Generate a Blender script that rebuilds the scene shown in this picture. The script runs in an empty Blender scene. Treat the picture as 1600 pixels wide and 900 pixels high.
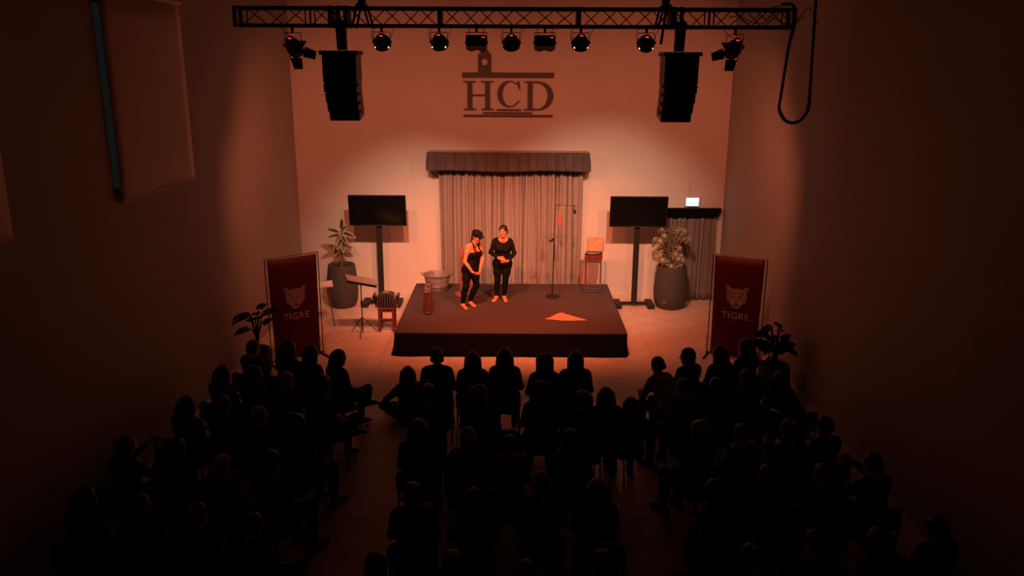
import bpy, math, random
import numpy as np
from mathutils import Vector, Matrix
from mathutils.geometry import tessellate_polygon

random.seed(7)
scene = bpy.context.scene
COL = scene.collection
PI = math.pi

# ------------------------------------------------------------------ camera
CAM = np.array([0.0, 0.0, 5.1])
def camera():
    p, y, r = math.radians(15.26), math.radians(-0.2), math.radians(-0.25)
    F = np.array([math.sin(y)*math.cos(p), math.cos(y)*math.cos(p), -math.sin(p)])
    R0 = np.array([math.cos(y), -math.sin(y), 0]); U0 = np.cross(R0, F)
    R = math.cos(r)*R0 - math.sin(r)*U0
    U = math.sin(r)*R0 + math.cos(r)*U0
    cd = bpy.data.cameras.new('camera'); co = bpy.data.objects.new('camera', cd); COL.objects.link(co)
    m = Matrix.Identity(4)
    for i in range(3):
        m[i][0] = R[i]; m[i][1] = U[i]; m[i][2] = -F[i]; m[i][3] = CAM[i]
    co.matrix_world = m
    cd.sensor_width = 36; cd.lens = 1294/1600*36; cd.clip_end = 200; cd.clip_start = 0.05
    scene.camera = co
camera()

# ------------------------------------------------------------------ world, exposure
world = bpy.data.worlds.new('night'); scene.world = world
world.use_nodes = True
world.node_tree.nodes['Background'].inputs[0].default_value = (0.10, 0.16, 0.30, 1)
world.node_tree.nodes['Background'].inputs[1].default_value = 0.03
vs = scene.view_settings
vs.view_transform = 'Standard'; vs.look = 'None'; vs.gamma = 1.0; vs.use_curve_mapping = False
vs.exposure = 0.0

# colours of the stage lamps (all lamps sit in the fixtures on the truss)
AMBER = (1.0, 0.57, 0.36)
RED = (1.0, 0.185, 0.07)
ORANGE = (1.0, 0.20, 0.09)

def spot(name, loc, aim, power, col, angle, blend, radius, parent=None):
    d = bpy.data.lights.new(name, 'SPOT'); d.energy = power; d.color = col
    d.spot_size = math.radians(angle); d.spot_blend = blend; d.shadow_soft_size = radius
    o = bpy.data.objects.new(name, d); COL.objects.link(o)
    o.location = loc
    o.rotation_euler = (Vector(aim)-Vector(loc)).to_track_quat('-Z', 'Y').to_euler()
    return o

# ------------------------------------------------------------------ materials
MATS = {}
def mat(name, col, rough=0.6, metal=0.0, noise=0.0, nscale=8.0, bump=0.0, bscale=60.0, emit=None, estr=0.0, spec=0.5, sheen=0.0, stretch=None):
    if name in MATS: return MATS[name]
    m = bpy.data.materials.new(name); m.use_nodes = True
    nt = m.node_tree; b = nt.nodes['Principled BSDF']
    b.inputs['Base Color'].default_value = (*col, 1)
    b.inputs['Roughness'].default_value = rough
    b.inputs['Metallic'].default_value = metal
    b.inputs['Specular IOR Level'].default_value = spec
    if sheen: b.inputs['Sheen Weight'].default_value = sheen
    if emit:
        b.inputs['Emission Color'].default_value = (*emit, 1); b.inputs['Emission Strength'].default_value = estr
    if noise or bump:
        tc = nt.nodes.new('ShaderNodeTexCoord'); mp = nt.nodes.new('ShaderNodeMapping')
        nt.links.new(tc.outputs['Object'], mp.inputs['Vector'])
        if stretch: mp.inputs['Scale'].default_value = stretch
    if noise:
        n = nt.nodes.new('ShaderNodeTexNoise'); n.inputs['Scale'].default_value = nscale; n.inputs['Detail'].default_value = 5
        nt.links.new(mp.outputs[0], n.inputs['Vector'])
        r = nt.nodes.new('ShaderNodeValToRGB')
        r.color_ramp.elements[0].position = 0.3; r.color_ramp.elements[1].position = 0.7
        r.color_ramp.elements[0].color = (*[max(0, c*(1-noise)) for c in col], 1)
        r.color_ramp.elements[1].color = (*[min(1, c*(1+noise)) for c in col], 1)
        nt.links.new(n.outputs['Fac'], r.inputs['Fac']); nt.links.new(r.outputs['Color'], b.inputs['Base Color'])
    if bump:
        n2 = nt.nodes.new('ShaderNodeTexNoise'); n2.inputs['Scale'].default_value = bscale; n2.inputs['Detail'].default_value = 4
        nt.links.new(mp.outputs[0], n2.inputs['Vector'])
        bm = nt.nodes.new('ShaderNodeBump'); bm.inputs['Strength'].default_value = bump; bm.inputs['Distance'].default_value = 0.01
        nt.links.new(n2.outputs['Fac'], bm.inputs['Height']); nt.links.new(bm.outputs[0], b.inputs['Normal'])
    MATS[name] = m
    return m

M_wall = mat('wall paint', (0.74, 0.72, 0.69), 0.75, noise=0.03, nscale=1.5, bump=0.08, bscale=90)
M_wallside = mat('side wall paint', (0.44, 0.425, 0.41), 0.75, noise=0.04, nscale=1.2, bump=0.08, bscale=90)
M_ceil = mat('ceiling paint', (0.10, 0.10, 0.095), 0.9)
M_tile = mat('stone tile', (0.62, 0.50, 0.43), 0.42, noise=0.10, nscale=3.0, bump=0.04, bscale=40)
M_grout = mat('grout', (0.20, 0.19, 0.18), 0.9)
M_base = mat('baseboard paint', (0.70, 0.66, 0.60), 0.5)
M_carpet = mat('stage carpet', (0.088, 0.066, 0.064), 0.95, noise=0.25, nscale=25, bump=0.4, bscale=300, spec=0.1)
M_skirt = mat('black skirt cloth', (0.004, 0.004, 0.005), 0.95, spec=0.1)
M_curt = mat('grey curtain fabric', (0.33, 0.30, 0.285), 0.85, noise=0.10, nscale=6, bump=0.15, bscale=200, stretch=(6, 6, 0.6))
M_doorc = mat('shade-darkened curtain fabric', (0.22, 0.19, 0.18), 0.85, noise=0.10, nscale=6, stretch=(6, 6, 0.6))  # same grey cloth as the stage curtain, its shade put into the colour
M_val = mat('dark valance velvet', (0.085, 0.070, 0.068), 0.8, sheen=0.3, noise=0.15, nscale=5)
M_black = mat('black powder coat', (0.012, 0.012, 0.013), 0.55)
M_blackm = mat('black matt metal', (0.018, 0.018, 0.019), 0.6, spec=0.3)
M_plast = mat('black plastic', (0.02, 0.02, 0.022), 0.4)
M_screen = mat('switched-off screen', (0.006, 0.006, 0.007), 0.12)
M_sign = mat('dark sign lettering', (0.11, 0.095, 0.09), 0.6)
M_chrome = mat('bright metal', (0.6, 0.6, 0.6), 0.25, metal=1.0)
M_steel = mat('dull steel', (0.25, 0.25, 0.26), 0.4, metal=0.8)
M_zinc = mat('galvanised zinc', (0.42, 0.42, 0.42), 0.5, metal=0.65, noise=0.25, nscale=14)
M_pot = mat('dark grey planter', (0.06, 0.056, 0.054), 0.75, noise=0.12, nscale=12)
M_soil = mat('potting soil', (0.03, 0.022, 0.016), 0.95, noise=0.4, nscale=40)
M_leafd = mat('dark green leaf', (0.035, 0.07, 0.03), 0.45)
M_leafp = mat('pale leaf edge', (0.52, 0.44, 0.30), 0.5)
M_leafm = mat('mid green leaf', (0.07, 0.10, 0.04), 0.45, noise=0.4, nscale=9)
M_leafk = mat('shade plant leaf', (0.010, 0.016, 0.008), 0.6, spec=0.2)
M_bark = mat('plant stem bark', (0.16, 0.11, 0.07), 0.8, noise=0.3, nscale=30)
M_red = mat('red banner cloth', (0.08, 0.0014, 0.003), 0.65, noise=0.04, nscale=3)
M_print = mat('pale banner print', (0.38, 0.31, 0.27), 0.7)
M_redwood = mat('red painted wood', (0.17, 0.030, 0.020), 0.5, noise=0.2, nscale=10, stretch=(1, 1, 6))
M_brownwood = mat('turned brown wood', (0.30, 0.105, 0.065), 0.5, noise=0.25, nscale=8, stretch=(6, 6, 0.8))
M_case = mat('oxblood leather', (0.12, 0.032, 0.022), 0.38, noise=0.25, nscale=20, bump=0.1)
M_caseside = mat('worn leather side', (0.10, 0.05, 0.04), 0.5, noise=0.2, nscale=15)
M_orange = mat('orange leatherette', (0.58, 0.30, 0.20), 0.25, noise=0.2, nscale=12)
M_scarf = mat('orange scarf cloth', (0.62, 0.30, 0.19), 0.75, noise=0.15, nscale=20)
M_white = mat('white plastic', (0.75, 0.73, 0.70), 0.4)
M_blind = mat('roller blind cloth', (0.80, 0.72, 0.62), 0.85, noise=0.04, nscale=3, bump=0.05, bscale=300)
M_alu = mat('aluminium', (0.5, 0.5, 0.5), 0.4, metal=0.9)
M_pane = mat('window glass with night glow', (0.03, 0.035, 0.04), 0.06, emit=(0.30, 0.36, 0.34), estr=0.016)  # faint night light from outside is put in as the pane's own glow
M_skin = mat('skin', (0.90, 0.27, 0.12), 0.5)
M_skin2 = mat('audience skin', (0.50, 0.32, 0.24), 0.55)
M_hair = mat('dark hair', (0.016, 0.011, 0.008), 0.5, noise=0.3, nscale=60)
M_hairb = mat('brown hair', (0.07, 0.04, 0.022), 0.5, noise=0.3, nscale=60)
M_hairg = mat('grey hair', (0.30, 0.28, 0.26), 0.6, noise=0.2, nscale=60)
M_top = mat('black jersey', (0.008, 0.0075, 0.008), 0.85, spec=0.15)
M_legg = mat('black leggings', (0.006, 0.006, 0.007), 0.8, spec=0.15)
M_capm = mat('black cap cloth', (0.010, 0.009, 0.009), 0.9, spec=0.15)
M_lip = mat('lips', (0.45, 0.10, 0.08), 0.45)
M_eyew = mat('eye white', (0.75, 0.72, 0.70), 0.3)
M_eyed = mat('dark iris', (0.02, 0.012, 0.01), 0.2)
M_exit = mat('lit exit panel', (0.8, 0.9, 1.0), 0.4, emit=(0.62, 0.80, 1.0), estr=2.6)
M_exittx = mat('exit lettering', (0.02, 0.25, 0.22), 0.4, emit=(0.06, 0.55, 0.55), estr=0.9)
M_led = mat('red display', (0.3, 0.0, 0.0), 0.4, emit=(1.0, 0.03, 0.03), estr=1.3)
M_leak = mat('lamp light in vent', (1, 1, 1), 0.4, emit=(1.0, 0.80, 0.68), estr=1.6)
M_shell = mat('chair shell', (0.014, 0.014, 0.015), 0.5)

# ------------------------------------------------------------------ mesh helpers
def V(*a): return np.array(a, float)
def unit(v):
    v = np.asarray(v, float); n = np.linalg.norm(v)
    return v/n if n > 1e-9 else v
def perp(d):
    d = unit(d); a = V(0, 0, 1) if abs(d[2]) < 0.9 else V(1, 0, 0)
    x = unit(np.cross(a, d)); return x, np.cross(d, x)

class MB:
    def __init__(s): s.v = []; s.f = []; s.m = []; s.mi = 0
    def add(s, vs, fs):
        o = len(s.v); s.v += [tuple(map(float, p)) for p in vs]
        s.f += [tuple(i+o for i in f) for f in fs]; s.m += [s.mi]*len(fs)
        return s
    def box(s, c, size, rot=None, taper=(1, 1)):
        hx, hy, hz = [x/2 for x in size]; vs = []
        for sz in (-1, 1):
            tx, ty = (1, 1) if sz < 0 else taper
            for sx, sy in ((-1, -1), (1, -1), (1, 1), (-1, 1)):
                vs.append(V(sx*hx*tx, sy*hy*ty, sz*hz))
        if rot is not None:
            R = np.array(rot) if not isinstance(rot, (int, float)) else rz(rot)
            vs = [R@p for p in vs]
        vs = [p+np.array(c) for p in vs]
        return s.add(vs, [(3, 2, 1, 0), (4, 5, 6, 7), (0, 1, 5, 4), (1, 2, 6, 5), (2, 3, 7, 6), (3, 0, 4, 7)])
    def rbox(s, c, size, r=0.02, rot=None, n=3):
        # box with rounded vertical edges and chamfered top/bottom
        hx, hy, hz = [x/2 for x in size]; r = min(r, hx*.99, hy*.99); ch = min(r*0.6, hz*.9)
        def ring(inset, z):
            out = []
            for cx, cy, a0 in ((hx-r, hy-r, 0), (-hx+r, hy-r, PI/2), (-hx+r, -hy+r, PI), (hx-r, -hy+r, 1.5*PI)):
                for k in range(n+1):
                    a = a0 + PI/2*k/n
                    out.append(V(cx+(r-inset)*math.cos(a), cy+(r-inset)*math.sin(a), z))
            return out
        rings = [ring(ch, -hz), ring(0, -hz+ch), ring(0, hz-ch), ring(ch, hz)]
        m = len(rings[0]); vs = [p for q in rings for p in q]
        fs = [tuple(reversed(range(m))), tuple(range(3*m, 4*m))]
        for k in range(3):
            for i in range(m):
                j = (i+1) % m; fs.append((k*m+i, k*m+j, (k+1)*m+j, (k+1)*m+i))
        if rot is not None:
            R = np.array(rot) if not isinstance(rot, (int, float)) else rz(rot)
            vs = [R@p for p in vs]
        return s.add([p+np.array(c) for p in vs], fs)
    def tube(s, path, r, n=8, cap=True):
        path = [np.array(p, float) for p in path]; m = len(path)
        rs = r if isinstance(r, (list, tuple)) else [r]*m
        vs = []; x = None
        for i, p in enumerate(path):
            d = unit(path[min(i+1, m-1)]-path[max(i-1, 0)])
            if x is None: x, y = perp(d)
            else:
                x = unit(x-d*(x@d)); y = np.cross(d, x)
            for k in range(n):
                a = 2*PI*k/n; vs.append(p+rs[i]*(math.cos(a)*x+math.sin(a)*y))
        fs = []
        for i in range(m-1):
            for k in range(n):
                j = (k+1) % n; fs.append((i*n+k, i*n+j, (i+1)*n+j, (i+1)*n+k))
        if cap: fs += [tuple(reversed(range(n))), tuple(range((m-1)*n, m*n))]
        return s.add(vs, fs)
    def lathe(s, prof, n=24, c=(0, 0, 0), axis=(0, 0, 1)):
        x, y = perp(axis); d = unit(axis); c = np.array(c, float); vs = []
        for r, h in prof:
            for k in range(n):
                a = 2*PI*k/n; vs.append(c+d*h+max(r, 1e-4)*(math.cos(a)*x+math.sin(a)*y))
        fs = []; m = len(prof)
        for i in range(m-1):
            for k in range(n):
                j = (k+1) % n; fs.append((i*n+k, i*n+j, (i+1)*n+j, (i+1)*n+k))
        fs += [tuple(reversed(range(n))), tuple(range((m-1)*n, m*n))]
        return s.add(vs, fs)
    def prism(s, loops, depth, frame):
        # loops: 2D outlines (first outer, others holes); frame: (origin, xaxis, yaxis) ; extruded along -normal
        o, xa, ya = [np.array(q, float) for q in frame]; nz = np.cross(xa, ya)
        tris = tessellate_polygon([[Vector((p[0], p[1], 0)) for p in l] for l in loops])
        flat = [p for l in loops for p in l]; N = len(flat)
        A = [o+xa*p[0]+ya*p[1] for p in flat]; B = [p-nz*depth for p in A]
        fs = []
        for t in tris:
            a, b, c = t
            ar = (flat[b][0]-flat[a][0])*(flat[c][1]-flat[a][1])-(flat[b][1]-flat[a][1])*(flat[c][0]-flat[a][0])
            if ar < 0: a, b, c = a, c, b
            fs.append((a, b, c)); fs.append((N+a, N+c, N+b))
        k = 0
        for l in loops:
            for i in range(len(l)):
                j = (i+1) % len(l); fs.append((k+i, N+k+i, N+k+j, k+j))
            k += len(l)
        return s.add(A+B, fs)
    def sheet(s, grid, thick=0.0):
        # grid[i][j] of points; optional thickness gives a closed slab
        n, m = len(grid), len(grid[0]); G = np.array(grid, float)
        if not thick:
            return s.add(G.reshape(-1, 3), [(i*m+j, i*m+j+1, (i+1)*m+j+1, (i+1)*m+j) for i in range(n-1) for j in range(m-1)])
        du = np.gradient(G, axis=0); dv = np.gradient(G, axis=1); N = np.cross(du, dv)
        N /= np.maximum(np.linalg.norm(N, axis=2, keepdims=True), 1e-9)
        A = (G+N*thick/2).reshape(-1, 3); B = (G-N*thick/2).reshape(-1, 3); K = n*m; fs = []
        for i in range(n-1):
            for j in range(m-1):
                a, b, c, d = i*m+j, (i+1)*m+j, (i+1)*m+j+1, i*m+j+1
                fs.append((a, b, c, d)); fs.append((K+a, K+d, K+c, K+b))
        for i in range(n-1):
            fs.append((i*m, K+i*m, K+(i+1)*m, (i+1)*m)); e = m-1
            fs.append((i*m+e, (i+1)*m+e, K+(i+1)*m+e, K+i*m+e))
        for j in range(m-1):
            fs.append((j, j+1, K+j+1, K+j)); e = (n-1)*m
            fs.append((e+j, K+e+j, K+e+j+1, e+j+1))
        return s.add(np.concatenate([A, B]), fs)
    def build(s, name, mats, parent=None, smooth=None, loc=None):
        me = bpy.data.meshes.new(name); me.from_pydata(s.v, [], s.f)
        for mm in (mats if isinstance(mats, (list, tuple)) else [mats]): me.materials.append(mm)
        if any(s.m): me.polygons.foreach_set('material_index', s.m)
        if smooth:
            me.polygons.foreach_set('use_smooth', [True]*len(s.f))
            if smooth is not True: me.set_sharp_from_angle(angle=math.radians(smooth))
        me.update()
        return link(name, me, parent, loc)

def rz(a):
    c, s = math.cos(a), math.sin(a); return np.array([[c, -s, 0], [s, c, 0], [0, 0, 1.0]])
def rx(a):
    c, s = math.cos(a), math.sin(a); return np.array([[1.0, 0, 0], [0, c, -s], [0, s, c]])
def ry(a):
    c, s = math.cos(a), math.sin(a); return np.array([[c, 0, s], [0, 1.0, 0], [-s, 0, c]])
def link(name, data, parent=None, loc=None, rot=None):
    o = bpy.data.objects.new(name, data); COL.objects.link(o)
    if parent is not None: o.parent = parent
    if loc is not None: o.location = loc
    if rot is not None: o.rotation_euler = rot
    return o
def tag(o, label, cat, group=None):
    o['label'] = label; o['category'] = cat
    if group: o['group'] = group
    return o
def thing(name, label, cat, loc=(0, 0, 0), rotz=0.0, group=None):
    o = link(name, None, None, loc, (0, 0, rotz)); o.empty_display_size = 0.1
    return tag(o, label, cat, group)
def struct(o): o['kind'] = 'structure'; return o

def bez(p0, p1, p2, p3, n=10):
    return [((1-t)**3*np.array(p0)+3*(1-t)**2*t*np.array(p1)+3*(1-t)*t*t*np.array(p2)+t**3*np.array(p3)) for t in np.linspace(0, 1, n)]
def spline(pts, n=8):
    # Catmull-Rom through points
    P = [np.array(p, float) for p in pts]; P = [2*P[0]-P[1]]+P+[2*P[-1]-P[-2]]; out = []
    for i in range(1, len(P)-2):
        for t in np.linspace(0, 1, n, endpoint=False):
            a, b, c, d = P[i-1], P[i], P[i+1], P[i+2]
            out.append(0.5*(2*b+(c-a)*t+(2*a-5*b+4*c-d)*t*t+(3*b-a-3*c+d)*t**3))
    out.append(P[-2]); return out

# ------------------------------------------------------------------ the room
XL, XR, YB, YR, ZC = -4.71, 4.52, 17.85, -1.5, 7.6
TW, TD = 1.215, 0.607
def make_floor():
    fl = struct(MB().box(((XL+XR)/2, (YB+YR)/2, -0.104), (XR-XL+0.4, YB-YR+0.4, 0.2)).build('floor', M_grout))
    g = 0.004; cache = {}
    y = 13.39-TD*20
    xs = [XL]+[0.06+TW*k for k in range(-3, 4)]+[XR]
    n = 0
    while y < YB:
        y0, y1 = max(y, 1.2), min(y+TD, YB)
        if y1-y0 > 0.02 and y1 > 1.3:
            for a, b in zip(xs[:-1], xs[1:]):
                w, d = round(b-a-g, 4), round(y1-y0-g, 4); key = (w, d)
                if key not in cache:
                    m = MB(); c = 0.003; t = 0.0; hz = 0.006
                    vs = [(-w/2, -d/2, -hz), (w/2, -d/2, -hz), (w/2, d/2, -hz), (-w/2, d/2, -hz),
                          (-w/2, -d/2, t-c), (w/2, -d/2, t-c), (w/2, d/2, t-c), (-w/2, d/2, t-c),
                          (-w/2+c, -d/2+c, t), (w/2-c, -d/2+c, t), (w/2-c, d/2-c, t), (-w/2+c, d/2-c, t)]
                    fs = [(8, 9, 10, 11)]
                    for i in range(4):
                        j = (i+1) % 4; fs += [(i, j, 4+j, 4+i), (4+i, 4+j, 8+j, 8+i)]
                    m.add(vs, fs); o = m.build('tile', M_tile, fl); cache[key] = o.data
                else:
                    o = link('tile', cache[key], fl)
                o.location = ((a+b)/2, (y0+y1)/2, random.uniform(-0.0006, 0.0006)); n += 1
        y += TD
make_floor()

def wall_cells(m, u0, u1, z0, z1, holes, put):
    us = sorted({u0, u1, *[h[0] for h in holes], *[h[1] for h in holes]})
    zs = sorted({z0, z1, *[h[2] for h in holes], *[h[3] for h in holes]})
    for a, b in zip(us[:-1], us[1:]):
        for c, d in zip(zs[:-1], zs[1:]):
            if any(h[0] <= a and b <= h[1] and h[2] <= c and d <= h[3] for h in holes): continue
            put(a, b, c, d)
WIN = [(9.665, 12.06, 3.55, 5.80), (4.95, 7.44, 3.55, 5.80)]
m = MB(); wall_cells(m, YR, YB, 0, ZC, WIN, lambda a, b, c, d: m.box((XL-0.125, (a+b)/2, (c+d)/2), (0.25, b-a, d-c)))
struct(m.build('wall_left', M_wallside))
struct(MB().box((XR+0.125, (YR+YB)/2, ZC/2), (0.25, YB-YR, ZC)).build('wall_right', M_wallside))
struct(MB().box(((XL+XR)/2, YB+0.125, ZC/2), (XR-XL+0.5, 0.25, ZC)).build('wall_back', M_wall))
struct(MB().box(((XL+XR)/2, YR-0.125, ZC/2), (XR-XL+0.5, 0.25, ZC)).build('wall_rear', M_ceil))
struct(MB().box(((XL+XR)/2, (YR+YB)/2, ZC+0.1), (XR-XL+0.5, YB-YR+0.5, 0.2)).build('ceiling', M_ceil))
struct(MB().box((XR-0.008, (YR+YB)/2, 0.05), (0.016, YB-YR, 0.10)).build('baseboard_right', M_base))
struct(MB().box((XL+0.008, (YR+YB)/2, 0.05), (0.016, YB-YR, 0.10)).build('baseboard_left', M_base))
struct(MB().box((-0.8, YB-0.008, 0.05), (7.8, 0.016, 0.10)).build('baseboard_back', M_base))

for i, (a, b, c, d) in enumerate(WIN):
    w = link('window_%d' % (i+1), None, None, (XL-0.12, (a+b)/2, c)); struct(w)
    W, H = b-a, d-c
    for dy in (-W/2+0.03, 0, W/2-0.03): MB().box((0, dy, H/2), (0.07, 0.06, H)).build('window_frame', M_alu, w)
    for dz in (0.03, H-0.03): MB().box((0, 0, dz), (0.068, W, 0.06)).build('window_frame', M_alu, w)
    for s in (-1, 1): MB().box((-0.01, s*W/4, H/2), (0.008, W/2-0.07, H-0.12)).build('pane', M_pane, w)

def roller_blind(y0, y1, z0, z1, label):
    t = thing('roller_blind', label, 'blind', (XL+0.06, (y0+y1)/2, z0), group='roller blinds on the side wall')
    W = y1-y0
    g = [[(0.004*math.sin(u*PI*3)+0.003*math.sin(v*4), (u-0.5)*W, v*(z1-z0-0.05)+0.02) for v in np.linspace(0, 1, 9)] for u in np.linspace(0, 1, 13)]
    MB().sheet(g, 0.002).build('blind_cloth', M_blind, t, True)
    MB().tube([(0.02, -W/2, z1-z0), (0.02, W/2, z1-z0)], 0.032, 12).build('roller', M_blind, t, 40)
    MB().rbox((0.0, 0, 0.012), (0.022, W, 0.03), 0.008).build('bottom_bar', M_blind, t)
    for s in (-1, 1): MB().box((-0.02, s*(W/2+0.01), z1-z0), (0.08, 0.012, 0.08)).build('bracket', M_alu, t)
roller_blind(9.70, 12.0, 3.46, 5.87, 'tall roller blind drawn down over the whole window beside the truss')
roller_blind(5.0, 7.51, 3.50, 5.87, 'second roller blind cut off by the edge of the picture')

# ------------------------------------------------------------------ stage
SX0, SX1, SY0, SY1, SZ = -2.14, 2.01, 14.03, 17.45, 0.437
def make_stage():
    t = thing('stage_platform', 'low carpeted stage platform with a black cloth skirt', 'stage', ((SX0+SX1)/2, (SY0+SY1)/2, 0))
    W, D = SX1-SX0, SY1-SY0
    MB().box((0, 0, 0.215), (W-0.06, D-0.06, 0.41)).build('deck', M_blackm, t)
    MB().rbox((0, 0, SZ-0.009), (W, D, 0.018), 0.012).build('carpet', M_carpet, t)
    path = []
    for k in range(41): path.append((-W/2, D/2-D*k/40, -1, 0))
    for k in range(1, 61): path.append((-W/2+W*k/60, -D/2, 0, -1))
    for k in range(1, 41): path.append((W/2, -D/2+D*k/40, 1, 0))
    g = []
    for i, (x, y, nx, ny) in enumerate(path):
        row = []
        wv = 0.5+0.5*math.sin(i*0.55)*math.sin(i*0.21+1)
        for v in np.linspace(0, 1, 7):
            off = 0.004+v*v*(0.030+0.030*wv)
            if nx == -1: off *= 1.5
            zz = (SZ-0.012)*(1-v)+0.006+v*0.008*wv
            row.append((x+nx*off, y+ny*off, zz))
        g.append(row)
    MB().sheet(g, 0.004).build('skirt', M_skirt, t, True)
make_stage()

# ------------------------------------------------------------------ stage curtain and valance
def pleats(x0, x1, y, z0, z1, amp, per, seed, nz=12, sub=8):
    r = random.Random(seed); xs = []; x = x0
    g = []
    n = max(6, int((x1-x0)/0.0065)); cr = []; gx = x0+0.05
    while gx < x1-0.04: cr.append((gx, r.uniform(-0.05, 0.05), r.uniform(0.03, 0.085))); gx += r.uniform(0.09, 0.26)
    ph = [r.uniform(0, 6.28) for _ in range(6)]
    for i in range(n+1):
        u = i/n; xx = x0+(x1-x0)*u; col = []
        for v in np.linspace(0, 1, nz):
            w = 2*PI*(xx-x0)/per
            a = math.sin(w+0.9*math.sin(w*0.27+ph[0])+0.35*v*math.sin(w*0.4+ph[1]))
            a = math.copysign(abs(a)**0.7, a)
            b = 0.5*math.sin(w*0.43+ph[2]+0.5*v)+0.35*math.sin(w*1.7+ph[3])
            gr = sum(dp*math.exp(-((xx-gx-gs*v)/0.011)**2) for gx, gs, dp in cr)
            col.append((xx+0.012*math.sin(v*3+ph[4]+w*0.3), y+amp*(a+b)*(0.75+0.35*v)+gr, z1+(z0-z1)*v))
        g.append(col)
    return g
t = thing('stage_curtain', 'long grey pleated curtain hanging behind the stage', 'curtain', (-0.09, 17.66, 0))
seams = [-1.63, -0.92, -0.30, 0.14, 0.86, 1.44]
for k, (a, b) in enumerate(zip(seams[:-1], seams[1:])):
    MB().sheet(pleats(a+0.09+0.006, b+0.09-0.006, 0, 0.03, 3.0, 0.028, 0.15+0.03*(k % 3), 11+k), 0.003).build('curtain_panel', M_curt, t, True)
MB().tube([(-1.57, 0, 3.03), (1.57, 0, 3.03)], 0.015).build('curtain_rail', M_steel, t)

def make_valance():
    t = thing('curtain_valance', 'dark gathered valance box above the grey stage curtain', 'valance', (-0.15, YB, 2.89))
    W, D, H = 3.37, 0.42, 0.375
    g = []; path = []
    for k in range(11): path.append((-W/2, -D*k/10, -1, 0))
    for k in range(1, 481): path.append((-W/2+W*k/480, -D, 0, -1))
    for k in range(1, 11): path.append((W/2, -D+D*k/10, 1, 0))
    for i, (x, y, nx, ny) in enumerate(path):
        s = x+W/2; col = []
        ph = (s/0.205+0.22*math.sin(s*2.3)) % 1.0
        saw = (1-math.exp(-(min(ph, 1-ph)/0.10)**2))*(0.6+0.4*ph) if ny else 0.3
        for v in np.linspace(0, 1, 9):
            off = 0.012+(0.25+0.75*v)*(0.10*saw+0.015*math.sin(s*23))+0.014*math.sin(PI*v)*math.sin(s*41+2*v)
            zb = 0.012*math.sin(s*3.1)+0.008*saw
            col.append((x+nx*off, y+ny*off, H*(1-v)+v*zb))
        g.append(col)
    MB().sheet(g, 0.004).build('gathered_cloth', M_val, t, True)
    MB().box((0, -D/2, H+0.006), (W+0.02, D+0.02, 0.012)).build('top_board', M_val, t)
    MB().box((0, -D+0.03, H/2+0.02), (W-0.04, 0.02, H-0.06)).build('front_board', M_blackm, t)
make_valance()

# ------------------------------------------------------------------ wall sign
def make_sign():
    t = thing('wall_sign', 'dark HCD lettering with a clock tower outline on the wall', 'sign', (-0.16, YB, 4.4))
    k = 1/7.5
    def P(cx, cy): return (-1.124+(cx*k-7)*0.01337+0.16, 3.99+(112-cy*k)*0.0131-4.4)
    fr = ((0, -0.03, 0), (1, 0, 0), (0, 0, 1))
    def part(name, loops): MB().prism([[P(*p) for p in l] for l in loops], 0.03, fr).build(name, M_sign, t)
    def rect(a, b, c, d): return [(a, d), (b, d), (b, c), (a, c)]
    def arc(cx, cy, rx_, ry_, a0, a1, n=22): return [(cx+rx_*math.cos(math.radians(a)), cy-ry_*math.sin(math.radians(a))) for a in np.linspace(a0, a1, n)]
    part('roof_bar', [rect(55, 1130, 325, 390)])
    part('tower', [[(242, 324), (392, 324), (392, 130), (350, 70), (332, 56), (318, 52), (303, 56), (286, 70), (242, 130)], arc(317, 207, 37, 39, 0, 345, 20)])
    H = [(68, 768), (68, 754), (115, 742), (115, 452), (65, 438), (65, 424), (215, 424), (215, 438), (170, 452), (170, 580), (322, 580), (322, 452), (272, 438), (272, 424),
         (420, 424), (420, 438), (378, 452), (378, 742), (424, 754), (424, 768), (275, 768), (275, 754), (322, 742), (322, 604), (170, 604), (170, 742), (218, 754), (218, 768)]
    part('letter', [H])
    C = arc(605, 577, 137, 157, 48, 318, 34)+[(742, 656), (728, 652)]+arc(622, 577, 97, 140, 318, 62, 30)+[(708, 476), (722, 524), (736, 524), (722, 424), (708, 424), (696, 446)]
    part('letter', [C])
    D = [(775, 770), (775, 756), (825, 742), (825, 452), (780, 438), (780, 425), (940, 425)]+arc(940, 598, 186, 173, 90, -90, 30)
    hole = [(880, 742), (880, 450), (930, 448)]+arc(930, 598, 130, 150, 88, -88, 26)+[(930, 748)]
    part('letter', [D, hole])
    part('underline', [rect(458, 745, 752, 775)]); part('underline', [rect(297, 878, 788, 812)]); part('underline', [rect(65, 1120, 820, 848)])
make_sign()

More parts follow.
